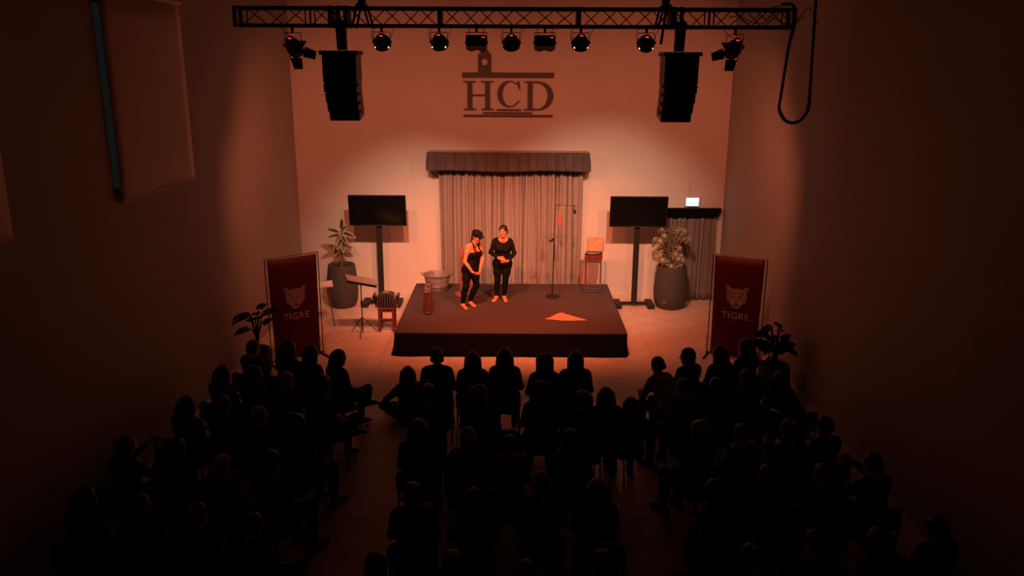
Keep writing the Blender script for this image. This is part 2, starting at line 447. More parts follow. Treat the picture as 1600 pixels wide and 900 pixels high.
# ------------------------------------------------------------------ televisions on stands
def make_tv(x, label, px):
    t = thing('television_stand', label, 'television', (x, 17.22, 0), group='televisions on black floor stands')
    tilt = rx(math.radians(7))
    c = V(0, -0.13, 2.10)
    MB().rbox(c, (1.20, 0.66, 0.045), 0.012, tilt@rx(PI/2)).build('housing', M_plast, t)
    MB().box(c+tilt@V(0, -0.0245, 0.006), (1.17, 0.004, 0.62), tilt).build('screen', M_screen, t)
    MB().box(c+tilt@V(0, -0.026, -0.322), (0.35, 0.006, 0.008), tilt).build('chin_strip', M_steel, t)
    MB().box(c+V(0, 0.05, -0.03), (0.4, 0.05, 0.3)).build('wall_mount', M_blackm, t)
    MB().rbox((0, 0.0, 1.05), (0.115, 0.075, 2.0), 0.01).build('pole', M_black, t)
    MB().box((0, 0.06, 0.06), (0.62, 0.06, 0.06)).build('crossbar', M_blackm, t)
    for s in (-1, 1): MB().rbox((s*0.35, 0.05, 0.045), (0.15, 0.52, 0.085), 0.012).build('foot', M_blackm, t)
make_tv(-2.875, 'switched-off television on a black stand behind the red stool', 0)
make_tv(2.575, 'switched-off television on a black stand next to the curtained doorway', 0)

# ------------------------------------------------------------------ text helper (built-in font turned into mesh)
def text_mesh(txt, size, depth=0.0, bold=0.0, spacing=1.0):
    c = bpy.data.curves.new('lettering', 'FONT'); c.body = txt; c.size = size; c.extrude = depth; c.offset = bold
    c.align_x = 'CENTER'; c.space_character = spacing; c.resolution_u = 3
    o = bpy.data.objects.new('lettering', c); COL.objects.link(o)
    dg = bpy.context.evaluated_depsgraph_get(); me = bpy.data.meshes.new_from_object(o.evaluated_get(dg))
    bpy.data.objects.remove(o); bpy.data.curves.remove(c)
    return me

# ------------------------------------------------------------------ exit sign and curtained doorway
t = thing('exit_sign', 'small lit SALIDA exit sign above the doorway curtain', 'exit sign', (3.83, YB, 2.10))
MB().rbox((0, -0.05, 0.10), (0.30, 0.05, 0.20), 0.01).build('casing', M_white, t)
MB().box((0, -0.0775, 0.10), (0.27, 0.005, 0.17)).build('lit_panel', M_exit, t)
me = text_mesh('SALIDA', 0.088, 0.002, 0.002); me.materials.append(M_exittx)
o = link('lettering', me, t, (0, -0.083, 0.05), (PI/2, 0, 0))
MB().tube([(-0.07, -0.03, 0.2), (-0.07, -0.03, 0.56)], 0.012).build('conduit', M_base, t, 40)
t = thing('doorway_curtain', 'grey pleated curtain, shade put into its colour, with a black pelmet across the side doorway', 'curtain', (3.83, YB-0.10, 0))
MB().sheet(pleats(-0.60, 0.54, 0.0, 0.02, 1.92, 0.03, 0.17, 5), 0.003).build('curtain_cloth', M_doorc, t, True)
MB().prism([[(-0.63, 2.06), (-0.63, 1.88), (0.555, 1.88), (0.63, 2.06)]], 0.16, ((0, -0.07, 0), (1, 0, 0), (0, 0, 1))).build('pelmet', M_skirt, t)

# ------------------------------------------------------------------ plants
def leaf_mesh(L, W, bend=0.25, edge=True, n=7, fold=0.15):
    # leaf along +y from origin, pale border and dark heart on separate faces
    m = MB(); us = [-1, -0.62, 0, 0.62, 1]; g = []
    for i in range(n+1):
        s = i/n; w = W/2*(math.sin(PI*min(1, s*0.97+0.03))**0.75)*(1-0.25*s)
        if i == n: w = 0.002
        g.append([(u*w, L*s, -bend*L*s*s+fold*abs(u)*w) for u in us])
    m.sheet(g, 0.0015)
    if edge:
        for k in range(len(m.f)):
            if k < 2*n*4: m.m[k] = 1 if (k//2) % 4 in (1, 2) and 0 < (k//2)//4 < n-1 else 0
    return m
def orient(o, p, d, roll=0.0, nrm=None):
    y = unit(d); nrm = V(0, 0, 1) if nrm is None else nrm; x = unit(np.cross(y, nrm)) if abs(y@unit(nrm)) < 0.98 else V(1, 0, 0); z = np.cross(x, y)
    c, s = math.cos(roll), math.sin(roll); x, z = c*x+s*z, -s*x+c*z
    M = Matrix.Identity(4)
    for i in range(3): M[i][0] = x[i]; M[i][1] = y[i]; M[i][2] = z[i]; M[i][3] = p[i]
    o.matrix_local = M
def planter(name, label, loc, rb, rm, rt, h, cat='planter', m_=None):
    t = thing(name, label, cat, loc)
    prof = [(rb*0.9, 0.0), (rb, 0.02), (rb+(rm-rb)*0.75, h*0.15), (rm, h*0.38), (rm*0.99, h*0.5), ((rm+rt)/2*1.01, h*0.75), (rt, h*0.97), (rt-0.01, h), (rt-0.045, h), (rt-0.06, h-0.03), (rt-0.05, h-0.10)]
    m = MB(); m.lathe(prof, 36); m.build('pot', m_ or M_pot, t, 50)
    MB().lathe([(rt-0.045, h-0.12), (rt-0.05, h-0.085), (0.0, h-0.07)], 24).build('soil', M_soil, t, True)
    return t
# variegated rubber plant in the tall pot
t = planter('potted_plant', 'dark round planter with a sparse broad-leaved variegated plant behind the music stand', (-3.70, 17.15, 0), 0.25, 0.335, 0.285, 0.93, 'potted plant')
stem = spline([(0.0, 0, 0.85), (0.02, 0, 1.1), (0.0, 0.01, 1.3), (0.03, 0, 1.5), (0.04, 0, 1.68)])
MB().tube(stem, [0.035]*8+[0.02]*(len(stem)-8), 8).build('trunk', M_bark, t, True)
MB().tube(spline([(0.02, 0, 1.2), (0.10, -0.03, 1.3), (0.16, -0.05, 1.42)]), 0.009, 6).build('branch', M_bark, t, True)
lm = leaf_mesh(0.30, 0.13, 0.2)
proto = None
for p, d, s in [((0.04, 0, 1.66), (0.1, -0.2, 1), 0.85), ((0.04, 0, 1.62), (0.8, -0.3, -0.15), 1), ((0.02, 0, 1.6), (-1, -0.2, 0.5), 0.95), ((0.02, 0, 1.56), (-0.8, -0.5, 0.05), 0.9),
                ((0.03, 0, 1.55), (0.5, -0.8, -0.3), 0.9), ((0.02, 0, 1.5), (0.25, -0.6, -0.9), 1), ((0.02, 0, 1.45), (-0.5, -0.4, -0.9), 1.15), ((0.03, 0, 1.5), (0.7, -0.2, -0.75), 1.0),
                ((0.04, 0, 1.64), (0.5, -0.4, 0.7), 0.6), ((0.03, 0, 1.5), (-0.15, -0.8, -0.6), 0.9), ((0.03, 0.02, 1.55), (0.3, 0.8, 0.2), 0.9), ((0.02, 0.02, 1.5), (-0.5, 0.8, 0.0), 0.9), ((0.1, -0.04, 1.32), (0.9, -0.2, 0.0), 0.6)]:
    if proto is None: proto = o = lm.build('leaf', [M_leafp, M_leafd], t, True)
    else: o = link('leaf', proto.data, t)
    orient(o, p, d, random.uniform(-0.35, 0.35), V(0, -0.8, 0.75)); o.scale = (s*1.12, s*1.12, s*1.12)
# umbrella plant in the other pot: whorls of leaflets
t = planter('potted_plant', 'dark round planter with a bushy small-leaved variegated plant by the doorway', (3.35, 17.20, 0), 0.28, 0.365, 0.31, 0.93, 'potted plant')
MB().box((-0.18, -0.345, 0.2), (0.045, 0.012, 0.022), rz(-0.45)).build('sticker', M_print, t)
wh = MB()
for k in range(7):
    a = 2*PI*k/7; lf = leaf_mesh(0.15, 0.05, 0.55, True, 5)
    c, s = math.cos(a), math.sin(a); R = rz(a)@rx(-0.15)
    o0 = len(wh.v); wh.v += [tuple(R@np.array(p)) for p in lf.v]; wh.f += [tuple(i+o0 for i in f) for f in lf.f]; wh.m += lf.m
rr = random.Random(3); proto = None
for k in range(5):
    a = k*1.3; MB().tube(spline([(0.05*math.cos(a), 0.05*math.sin(a), 0.85), (0.08*math.cos(a), 0.08*math.sin(a), 1.2), (0.16*math.cos(a), 0.12*math.sin(a), 1.45+0.06*k)]), 0.012, 6).build('stem', M_bark, t, True)
for k in range(46):
    z = 0.92+0.84*rr.random()**0.8; a = rr.uniform(0, 2*PI)
    R_ = (0.22+0.16*min(1, (z-0.9)/0.4))*(1-0.35*max(0, (z-1.5)/0.3))*math.sqrt(rr.uniform(0.2, 1))
    p = V(R_*math.cos(a)*1.15-0.03, R_*math.sin(a), z)
    if proto is None: proto = o = wh.build('leaf_whorl', [M_leafp, M_leafm], t, True)
    else: o = link('leaf_whorl', proto.data, t)
    up = unit(V(math.cos(a)*0.8, math.sin(a)*0.8-0.5, 0.7+0.3*rr.random())); fwd = unit(np.cross(up, V(0.3, 0.2, 1)))
    z_ = up; y_ = fwd; x_ = np.cross(y_, z_); M_ = Matrix.Identity(4); s = rr.uniform(0.65, 0.95)
    for i in range(3): M_[i][0] = x_[i]*s; M_[i][1] = y_[i]*s; M_[i][2] = z_[i]*s; M_[i][3] = p[i]
    o.matrix_local = M_
# shade plants with lobed leaves near the side walls
def lobed_leaf(L, lobes=6):
    m = MB(); 
    for s in (-1, 1):
        for k in range(lobes):
            u = 0.12+0.8*k/(lobes-1); ln = L*0.42*math.sin(PI*(0.22+0.68*u)); a = s*(1.25-0.75*u)
            lf = leaf_mesh(ln, L*0.25, 0.15, False, 4)
            R = rz(-a); o0 = len(m.v); m.v += [tuple(R@np.array(p)+V(0, u*L, -0.28*L*u*u)) for p in lf.v]; m.f += [tuple(i+o0 for i in f) for f in lf.f]; m.m += lf.m
    lf = leaf_mesh(L*0.35, L*0.14, 0.2, False, 4); o0 = len(m.v)
    m.v += [tuple(rx(-0.5)@np.array(p)+V(0, 0.92*L, -0.24*L)) for p in lf.v]; m.f += [tuple(i+o0 for i in f) for f in lf.f]; m.m += lf.m
    return m
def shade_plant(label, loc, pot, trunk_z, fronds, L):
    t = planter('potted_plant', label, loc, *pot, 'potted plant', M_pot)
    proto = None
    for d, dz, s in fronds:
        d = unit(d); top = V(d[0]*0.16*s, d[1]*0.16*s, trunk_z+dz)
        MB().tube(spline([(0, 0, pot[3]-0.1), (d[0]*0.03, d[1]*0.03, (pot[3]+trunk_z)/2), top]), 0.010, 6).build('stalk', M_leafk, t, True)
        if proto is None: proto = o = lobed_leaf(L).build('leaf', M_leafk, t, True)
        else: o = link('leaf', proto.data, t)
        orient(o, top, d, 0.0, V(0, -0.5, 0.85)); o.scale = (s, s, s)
fr = []
rr = random.Random(5)
for k in range(10): a = k*0.63+rr.uniform(-.2, .2); fr.append(((math.cos(a), math.sin(a), rr.uniform(-0.15, 0.7)), rr.uniform(-0.08, 0.2), rr.uniform(0.75, 1.05)*(0.72 if abs(math.cos(a)) > 0.55 else 1)))
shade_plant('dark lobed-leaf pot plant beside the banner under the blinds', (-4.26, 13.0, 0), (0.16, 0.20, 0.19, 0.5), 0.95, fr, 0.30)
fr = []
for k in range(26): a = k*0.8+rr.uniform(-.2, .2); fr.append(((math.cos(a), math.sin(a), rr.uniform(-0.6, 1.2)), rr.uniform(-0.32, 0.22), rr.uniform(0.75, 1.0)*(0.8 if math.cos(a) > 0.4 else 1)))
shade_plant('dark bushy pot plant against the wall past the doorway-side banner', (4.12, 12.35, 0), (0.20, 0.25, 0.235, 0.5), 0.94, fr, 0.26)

# ------------------------------------------------------------------ red banners
def circ(cx, cy, r, ry_=None, n=14, rot=0.0):
    ry_ = ry_ or r; c, s = math.cos(rot), math.sin(rot)
    return [(cx+r*math.cos(a)*c-ry_*math.sin(a)*s, cy+r*math.cos(a)*s+ry_*math.sin(a)*c) for a in np.linspace(0, 2*PI, n, endpoint=False)]
def make_banner(p0, p1, label):
    p0, p1 = V(*p0, 0), V(*p1, 0); c = (p0+p1)/2; d = p1-p0; W = np.linalg.norm(d); ang = math.atan2(d[1], d[0])
    t = thing('banner_stand', label, 'banner', tuple(c), ang, 'red leopard-head banners')
    H = 1.89
    for s in (-1, 1):
        MB().tube([(s*(W/2-0.012), 0.02, 0.02), (s*(W/2-0.012), 0.02, H)], 0.009, 8).build('side_pole', M_blackm, t)
        MB().box((s*(W/2-0.012), 0.02, 0.01), (0.05, 0.42, 0.02)).build('foot', M_blackm, t)
    MB().tube([(-W/2, 0.02, H), (W/2, 0.02, H)], 0.012, 8).build('top_bar', M_alu, t)
    MB().tube([(-W/2, 0.02, 0.06), (W/2, 0.02, 0.06)], 0.009, 8).build('bottom_bar', M_blackm, t)
    w0, w1 = W-0.10, W-0.16
    g = [[((u-0.5)*(w0*(1-v)+w1*v), 0.004*math.sin(u*9+v*3)-0.012+0.016*(2*u-1)**2, H-0.02-v*(H-0.10)) for v in np.linspace(0, 1, 13)] for u in np.linspace(0, 1, 15)]
    MB().sheet(g, 0.002).build('banner_cloth', M_red, t, True)
    # leopard head, facing out (-y)
    S = 0.205; oz = 1.16; yo = -0.030
    fr = ((0, yo, oz), (S, 0, 0), (0, 0, S))
    head = [(0.0, -0.98), (0.22, -0.97), (0.34, -0.88), (0.40, -0.72), (0.56, -0.55), (0.74, -0.40), (0.84, -0.15), (0.86, 0.12), (0.80, 0.34), (0.86, 0.52), (0.98, 0.80), (0.93, 0.95), (0.80, 0.97), (0.62, 0.84), (0.46, 0.70), (0.22, 0.76), (0, 0.78)]
    head = head+[(-x, y) for x, y in reversed(head[1:-1])]
    MB().prism([head], 0.004, ((0, yo, oz), (S, 0, 0), (0, 0, S))).build('leopard_emblem', M_print, t)
    sp = MB(); fr2 = ((0, yo-0.003, oz), (S, 0, 0), (0, 0, S))
    def dot(x, y, r, r2=None, rot=0.0):
        sp.prism([circ(x, y, r, r2, 10, rot)], 0.003, fr2)
        if abs(x) > 0.02: sp.prism([circ(-x, y, r, r2, 10, -rot)], 0.003, fr2)
    dot(0.82, 0.74, 0.06, 0.13, -0.3); dot(0.70, 0.52, 0.05, 0.08, 0.3); dot(0.30, 0.08, 0.15, 0.05, 0.35); dot(0.52, 0.26, 0.05, 0.10, -0.5)
    for y, xs in ((0.62, (0.0, 0.2, 0.4)), (0.47, (0.1, 0.3, 0.5)), (0.33, (0.0, 0.2, 0.38))):
        for x in xs: dot(x, y, 0.035, 0.060, 0.25*x)
    for x, y in ((0.62, 0.10), (0.74, 0.22), (0.72, 0.0), (0.60, -0.08), (0.74, -0.18), (0.60, -0.26), (0.48, -0.02), (0.50, -0.20), (0.62, -0.42), (0.62, 0.40)): dot(x, y, 0.05, 0.034, x)
    sp.prism([[(-0.16, -0.34), (0, -0.50), (0.16, -0.34), (0, -0.38)]], 0.003, fr2)
    sp.prism([[(-0.02, -0.48), (0.02, -0.48), (0.03, -0.62), (0.34, -0.74), (0.30, -0.80), (0, -0.70), (-0.30, -0.80), (-0.34, -0.74), (-0.03, -0.62)]], 0.003, fr2)
    for s in (-1, 1): sp.prism([[(s*0.14, 0.16), (s*0.19, 0.16), (s*0.12, -0.26), (s*0.08, -0.26)][::s]], 0.003, fr2)
    sp.build('emblem_markings', M_red, t)
    me = text_mesh('TIGRE', 0.165, 0.002, 0.004, 1.08); me.materials.append(M_print); link('lettering', me, t, (0, yo, 0.77), (PI/2, 0, 0))
    me = text_mesh('MUNICIPIO', 0.068, 0.002, 0.0, 1.12); me.materials.append(mat('muted banner print', (0.18, 0.04, 0.035), 0.7)); link('lettering', me, t, (0, yo, 0.685), (PI/2, 0, 0))
make_banner((-4.20, 13.47), (-3.42, 14.07), 'red TIGRE banner with leopard head in front of the white chair')
make_banner((3.45, 14.12), (4.30, 13.70), 'red TIGRE banner with leopard head near the curtained doorway')

# ------------------------------------------------------------------ small things on the floor beside the stage
def music_stand():
    t = thing('music_stand', 'thin black music stand with a tilted perforated desk', 'music stand', (-2.93, 15.2, 0))
    for a in (-PI/2, -PI/2+2.15, -PI/2-2.15):
        c, s = math.cos(a), math.sin(a)
        MB().tube([(0, 0, 0.36), (0.30*c, 0.30*s, 0.012)], 0.008, 6).build('leg', M_blackm, t)
        MB().tube([(0, 0, 0.14), (0.17*c, 0.17*s, 0.155)], 0.005, 6).build('strut', M_blackm, t)
    MB().tube([(0, 0, 0.05), (0, 0, 1.04)], 0.011, 8).build('pole', M_blackm, t)
    MB().lathe([(0.018, 0), (0.022, 0.02), (0.022, 0.05), (0.016, 0.07)], 10, (0, 0, 0.62)).build('clamp_collar', M_blackm, t)
    c = V(0.0, -0.02, 1.10); hw, hh = 0.29, 0.18
    X_ = unit(V(.53, .2, -.155)); Z_ = unit(V(-.12, .35, .04)); Z_ = unit(Z_-X_*(Z_@X_)); R = np.column_stack([X_, np.cross(Z_, X_), Z_])
    def L(x, z): return c+R@V(x, 0, z)
    fr = MB()
    fr.tube([L(-hw, -hh), L(hw, -hh), L(hw, hh), L(-hw, hh), L(-hw, -hh)], 0.008, 6); fr.build('desk_frame', M_blackm, t)
    for k in range(5): z = -hh+0.33*(k+0.5)/5; MB().tube([L(-hw, z), L(hw, z)], 0.004, 5).build('desk_bar', M_blackm, t)
    for k in range(3): x = -0.125+0.125*k; MB().tube([L(x, -hh), L(x, hh)], 0.004, 5).build('desk_bar', M_blackm, t)
    g = [[L(x, z)+R@V(0, -0.006, 0) for z in np.linspace(-hh+.01, hh-.01, 3)] for x in np.linspace(-hw+.01, hw-.01, 3)]
    MB().sheet(g, 0.002).build('sheet_music', mat('aged paper', (0.34, 0.27, 0.23), 0.8), t)
    g = [[L(x, -hh)+R@V(0, y, 0) for y in (0.0, 0.04)] for x in np.linspace(-hw, hw, 3)]
    MB().sheet(g, 0.002).build('ledge', M_blackm, t)
music_stand()

def red_stool():
    t = thing('wooden_stool', 'square red-painted wooden stool carrying the bandoneon', 'stool', (-2.50, 15.52, 0), 0.04)
    MB().rbox((0, 0, 0.475), (0.34, 0.32, 0.03), 0.012).build('seat', M_redwood, t)
    for sx in (-1, 1):
        for sy in (-1, 1): MB().box((sx*0.135, sy*0.125, 0.23), (0.052, 0.048, 0.46)).build('leg', M_redwood, t)
    for sy in (-1, 1):
        MB().box((0, sy*0.125, 0.43), (0.22, 0.022, 0.06)).build('apron', M_redwood, t); MB().box((0, sy*0.125, 0.25 if sy < 0 else 0.15), (0.22, 0.022, 0.035)).build('stretcher', M_redwood, t)
    for sx in (-1, 1):
        MB().box((sx*0.135, 0, 0.43), (0.022, 0.2, 0.06)).build('apron', M_redwood, t); MB().box((sx*0.135, 0, 0.12), (0.022, 0.2, 0.035)).build('stretcher', M_redwood, t)
    b = thing('bandoneon', 'black bandoneon with pale bellows ribs resting on the red stool', 'bandoneon', (-2.50, 15.50, 0.49), 0.03)
    m = MB(); mp = MB(); n = 15
    for k in range(n):
        u = -0.5+k/(n-1); x = u*0.34; zc = 0.155-0.10*u*u; tip = -u*0.5
        R = ry(-tip*-1)
        m.rbox((x, 0, zc), (0.019, 0.25, 0.26), 0.02, R@rz(0), 2)
        if k % 2 == 0: mp.rbox((x+0.012, 0, zc), (0.006, 0.256, 0.268), 0.003, R, 2)
    m.build('bellows', mat('black bellows', (0.015, 0.014, 0.014), 0.5), b); mp.build('bellows_rib', mat('pale bellows edge', (0.38, 0.30, 0.26), 0.5), b)
    for s in (-1, 1):
        MB().rbox((s*0.205, 0, 0.135), (0.055, 0.25, 0.235), 0.02, ry(s*0.28)).build('end_box', mat('lacquered end box', (0.03, 0.016, 0.014), 0.25), b)
        MB().tube(spline([(s*0.235, -0.09, 0.20), (s*0.262, -0.09, 0.15), (s*0.25, -0.09, 0.07)]), 0.01, 6).build('hand_strap', M_blackm, b)
        for k in range(3):
            for j in range(3): MB().lathe([(0.008, 0), (0.008, 0.012), (0.005, 0.015)], 8, (s*0.236, -0.04+0.045*j, 0.09+0.045*k), (s, 0, 0.25)).build('button', M_print, b)
    MB().rbox((0.0, -0.02, 0.292), (0.12, 0.14, 0.012), 0.02).build('top_plate', mat('pale plate', (0.30, 0.17, 0.13), 0.4), b)
red_stool()

def white_chair():
    t = thing('shell_chair', 'tall white shell chair with thin metal legs half hidden by the banner', 'chair', (-3.84, 15.88, 0), math.radians(-75))
    g = []
    for u in np.linspace(-1, 1, 11):
        col = []
        for v in np.linspace(0, 1, 13):
            if v < 0.5: y = 0.22-0.44*v*2*0.9; z = 0.76+0.03*u*u+0.012*math.cos(v*6)
            else: y = -0.18-0.10*(v-0.5)*2; z = 0.76+(v-0.5)*2*0.20
            w = 0.23*(1-0.25*max(0, v-0.75)*4*abs(1))
            col.append((u*w, y+0.05*u*u*(v > 0.4), z+(0.03*u*u if v < 0.5 else 0)))
        g.append(col)
    MB().sheet(g, 0.012).build('shell', M_white, t, True)
    for sx in (-1, 1):
        for sy in (-1, 1): MB().tube([(sx*0.11, sy*0.10, 0.75), (sx*0.20, sy*0.21, 0.0)], 0.011, 6).build('leg', M_steel, t)
        MB().tube([(sx*0.165, -0.165, 0.22), (sx*0.165, 0.165, 0.22)], 0.006, 6).build('side_brace', M_steel, t)
    MB().tube([(-0.165, 0.0, 0.2), (0.165, 0.0, 0.2)], 0.006, 6).build('cross_brace', M_steel, t)
white_chair()

# ------------------------------------------------------------------ things on the stage
def zinc_tub():
    t = thing('zinc_tub', 'round galvanised zinc tub at the back corner of the stage', 'tub', (-1.64, 16.92, SZ))
    MB().lathe([(0.20, 0.0), (0.215, 0.012), (0.235, 0.10), (0.242, 0.11), (0.239, 0.12), (0.258, 0.23), (0.266, 0.235), (0.262, 0.25), (0.285, 0.335), (0.296, 0.338), (0.298, 0.352), (0.288, 0.356), (0.276, 0.345), (0.25, 0.2), (0.215, 0.03), (0.0, 0.025)], 36).build('tub_body', M_zinc, t, 35)
    for s in (-1, 1):
        MB().tube(spline([(s*0.288, -0.06, 0.31), (s*0.33, -0.05, 0.36), (s*0.335, 0, 0.375), (s*0.33, 0.05, 0.36), (s*0.288, 0.06, 0.31)]), 0.007, 6).build('handle', M_steel, t, True)
zinc_tub()

def suitcase():
    t = thing('suitcase', 'upright oxblood leather suitcase standing at the stage edge', 'suitcase', (-1.665, 15.40, SZ), math.radians(4))
    MB().rbox((0.02, 0, 0.235), (0.075, 0.60, 0.465), 0.02).build('shell', M_caseside, t)
    MB().rbox((-0.045, 0, 0.235), (0.075, 0.60, 0.465), 0.02).build('lid', M_case, t)
    for s in (-1, 1):
        MB().box((-0.012, s*0.17, 0.236), (0.152, 0.03, 0.474)).build('strap', M_caseside, t)
        MB().rbox((-0.01, s*0.17, 0.476), (0.05, 0.05, 0.014), 0.006).build('buckle', M_chrome, t)
        MB().rbox((-0.018, s*0.283, 0.435), (0.112, 0.046, 0.046), 0.01).build('corner_guard', M_caseside, t)
        MB().rbox((-0.018, s*0.283, 0.035), (0.112, 0.046, 0.046), 0.01).build('corner_guard', M_caseside, t)
    MB().tube(spline([(-.01, -0.08, 0.465), (-.01, -0.06, 0.50), (-.01, 0.06, 0.50), (-.01, 0.08, 0.465)]), 0.010, 8).build('handle', M_case, t, True)
suitcase()

t = thing('wooden_post', 'turned brown wooden post on a round base behind the capped performer', 'post', (-1.085, 16.47, SZ))
MB().lathe([(0.15, 0), (0.155, 0.012), (0.155, 0.045), (0.145, 0.058), (0.06, 0.06)], 28).build('base', M_brownwood, t, 40)
MB().lathe([(0.046, 0.055), (0.046, 1.0), (0.04, 1.02), (0.015, 1.03)], 18).build('shaft', M_brownwood, t, 40)
MB().tube([(0.03, 0.0, 0.78), (0.03, 0.02, 0.83)], 0.02).build('peg', M_brownwood, t)
t = thing('wooden_block', 'small orange-brown wooden block behind the capped performer and the post', 'block', (-0.90, 16.95, SZ), 0.3)
MB().rbox((0, 0, 0.09), (0.13, 0.10, 0.18), 0.02).build('block_body', M_brownwood, t)
MB().rbox((0, 0, 0.01), (0.17, 0.14, 0.022), 0.02).build('block_foot', M_brownwood, t)

def lamp_stand():
    t = thing('boom_stand', 'thin black pole on a round base with a horizontal boom', 'stand', (0.775, 16.42, SZ))
    MB().lathe([(0.135, 0), (0.14, 0.01), (0.135, 0.03), (0.05, 0.042), (0.02, 0.06)], 28).build('base', M_blackm, t, 40)
    MB().tube([(0, 0, 0.05), (0.012, 0, 1.15)], 0.013, 10).build('lower_pole', M_blackm, t, 40)
    MB().tube([(0.012, 0, 1.1), (0.028, 0, 1.92)], 0.009, 10).build('upper_pole', M_blackm, t, 40)
    c = MB().rbox((-0.01, -0.01, 1.2), (0.05, 0.05, 0.06), 0.01).build('clamp', M_blackm, t)
    MB().lathe([(0.012, 0), (0.022, 0.02), (0.022, 0.05), (0.012, 0.06)], 10, (-0.03, -0.02, 1.18), (-1, -0.3, 0.0)).build('knob', M_blackm, c)
    MB().tube([(0.028, 0, 1.905), (0.24, -0.02, 1.90), (0.45, -0.04, 1.895)], 0.006, 8).build('boom', M_blackm, t)
    MB().tube(spline([(0.43, -0.04, 1.895), (0.395, -0.05, 1.87), (0.40, -0.05, 1.83)]), 0.006, 6).build('gooseneck', M_blackm, t, True)
    MB().lathe([(0.014, 0), (0.03, 0.03), (0.032, 0.07), (0.02, 0.1)], 14, (0.40, -0.05, 1.84), (0.25, 0, -1)).build('microphone', M_plast, t, 40)
    MB().tube(spline([(0.02, -0.02, 0.06), (0.15, -0.05, 0.03), (0.14, -0.1, 0.18), (0.06, -0.02, 0.6), (0.03, 0.01, 1.1)]), 0.004, 5).build('cable', M_blackm, t, True)
    l = thing('hanging_lantern', 'small red lantern hanging from the boom of the black pole', 'lantern', (0.89, 16.38, SZ+1.50))
    MB().rbox((0, 0, 0.085), (0.075, 0.06, 0.13), 0.02).build('lantern_body', mat('red lantern', (0.48, 0.11, 0.06), 0.35), l)
    MB().lathe([(0.034, 0.15), (0.03, 0.17), (0.012, 0.185)], 12).build('cap', mat('red lantern'  , (0.62, 0.1, 0.05)), l)
    MB().lathe([(0.04, 0.0), (0.042, 0.01), (0.036, 0.022)], 12).build('base', mat('red lantern', (0.62, 0.1, 0.05)), l)
    MB().tube(spline([(0.0, 0, 0.185), (-0.012, 0, 0.27), (0.0, 0.0, 0.33), (0.05, 0.0, 0.402)]), 0.005, 6).build('cord', M_scarf, l, True)
    MB().tube(spline([(0.02, 0, 0.185), (0.045, 0, 0.27), (0.05, 0.0, 0.33), (0.07, 0.0, 0.402)]), 0.004, 6).build('cord', M_scarf, l, True)
lamp_stand()

def record_player():
    t = thing('metal_stool', 'slim dark metal stool frame carrying the record player', 'stool', (1.63, 16.74, SZ), math.radians(-8))
    for sx in (-1, 1):
        for sy in (-1, 1): MB().box((sx*0.155, sy*0.14, 0.36), (0.022, 0.022, 0.72)).build('leg', M_steel, t)
        MB().box((sx*0.155, 0, 0.13), (0.02, 0.27, 0.02)).build('rail', M_steel, t); MB().box((sx*0.155, 0, 0.011), (0.022, 0.30, 0.022)).build('rail', M_steel, t)
    for sy in (-1, 1):
        MB().box((0, sy*0.14, 0.13), (0.29, 0.02, 0.02)).build('rail', M_steel, t); MB().box((0, sy*0.14, 0.011), (0.30, 0.022, 0.022)).build('rail', M_steel, t)
        MB().box((0, sy*0.14, 0.70), (0.29, 0.022, 0.03)).build('rail', M_steel, t)
    MB().rbox((0, 0, 0.728), (0.35, 0.32, 0.018), 0.01).build('seat', M_brownwood, t)
    p = thing('record_player', 'open red suitcase record player with an orange lid on the metal stool', 'record player', (1.63, 16.73, SZ+0.737), math.radians(-8))
    MB().rbox((0, 0, 0.05), (0.36, 0.32, 0.10), 0.015).build('case', mat('red player case', (0.16, 0.032, 0.02), 0.35, noise=0.2, nscale=20), p)
    MB().box((0, -0.1615, 0.055), (0.10, 0.012, 0.02)).build('handle', M_steel, p)
    MB().rbox((0, 0, 0.104), (0.345, 0.305, 0.010), 0.012).build('deck', M_plast, p)
    MB().lathe([(0.14, 0.108), (0.14, 0.122), (0.02, 0.124)], 28, (-0.03, 0, 0)).build('platter', M_plast, p, 40)
    MB().lathe([(0.15, 0.123), (0.15, 0.126), (0.005, 0.127)], 28, (-0.03, 0, 0)).build('record', mat('vinyl', (0.012, 0.012, 0.012), 0.25), p, 40)
    MB().tube(spline([(0.14, 0.10, 0.15), (0.13, 0.0, 0.155), (0.09, -0.08, 0.14)]), 0.006, 6).build('tonearm', M_chrome, p, True)
    R = rx(math.radians(-12))
    MB().rbox(V(0.0, 0.17, 0.26)+V(0.02, 0, 0), (0.35, 0.31, 0.055), 0.03, R@rx(PI/2)).build('lid', M_orange, p)
    MB().rbox(V(0.02, 0.138, 0.26), (0.30, 0.26, 0.008), 0.02, R@rx(PI/2)).build('lid_lining', mat('crumpled orange film', (0.62, 0.36, 0.24), 0.12, noise=0.25, nscale=14, bump=0.9, bscale=22), p)
    MB().box(V(-0.08, 0.125, 0.20), (0.14, 0.004, 0.028), R@ry(math.radians(42))).build('highlight_strip', M_print, p)  # pale strip modelled in place of the diagonal highlight on the lid
record_player()

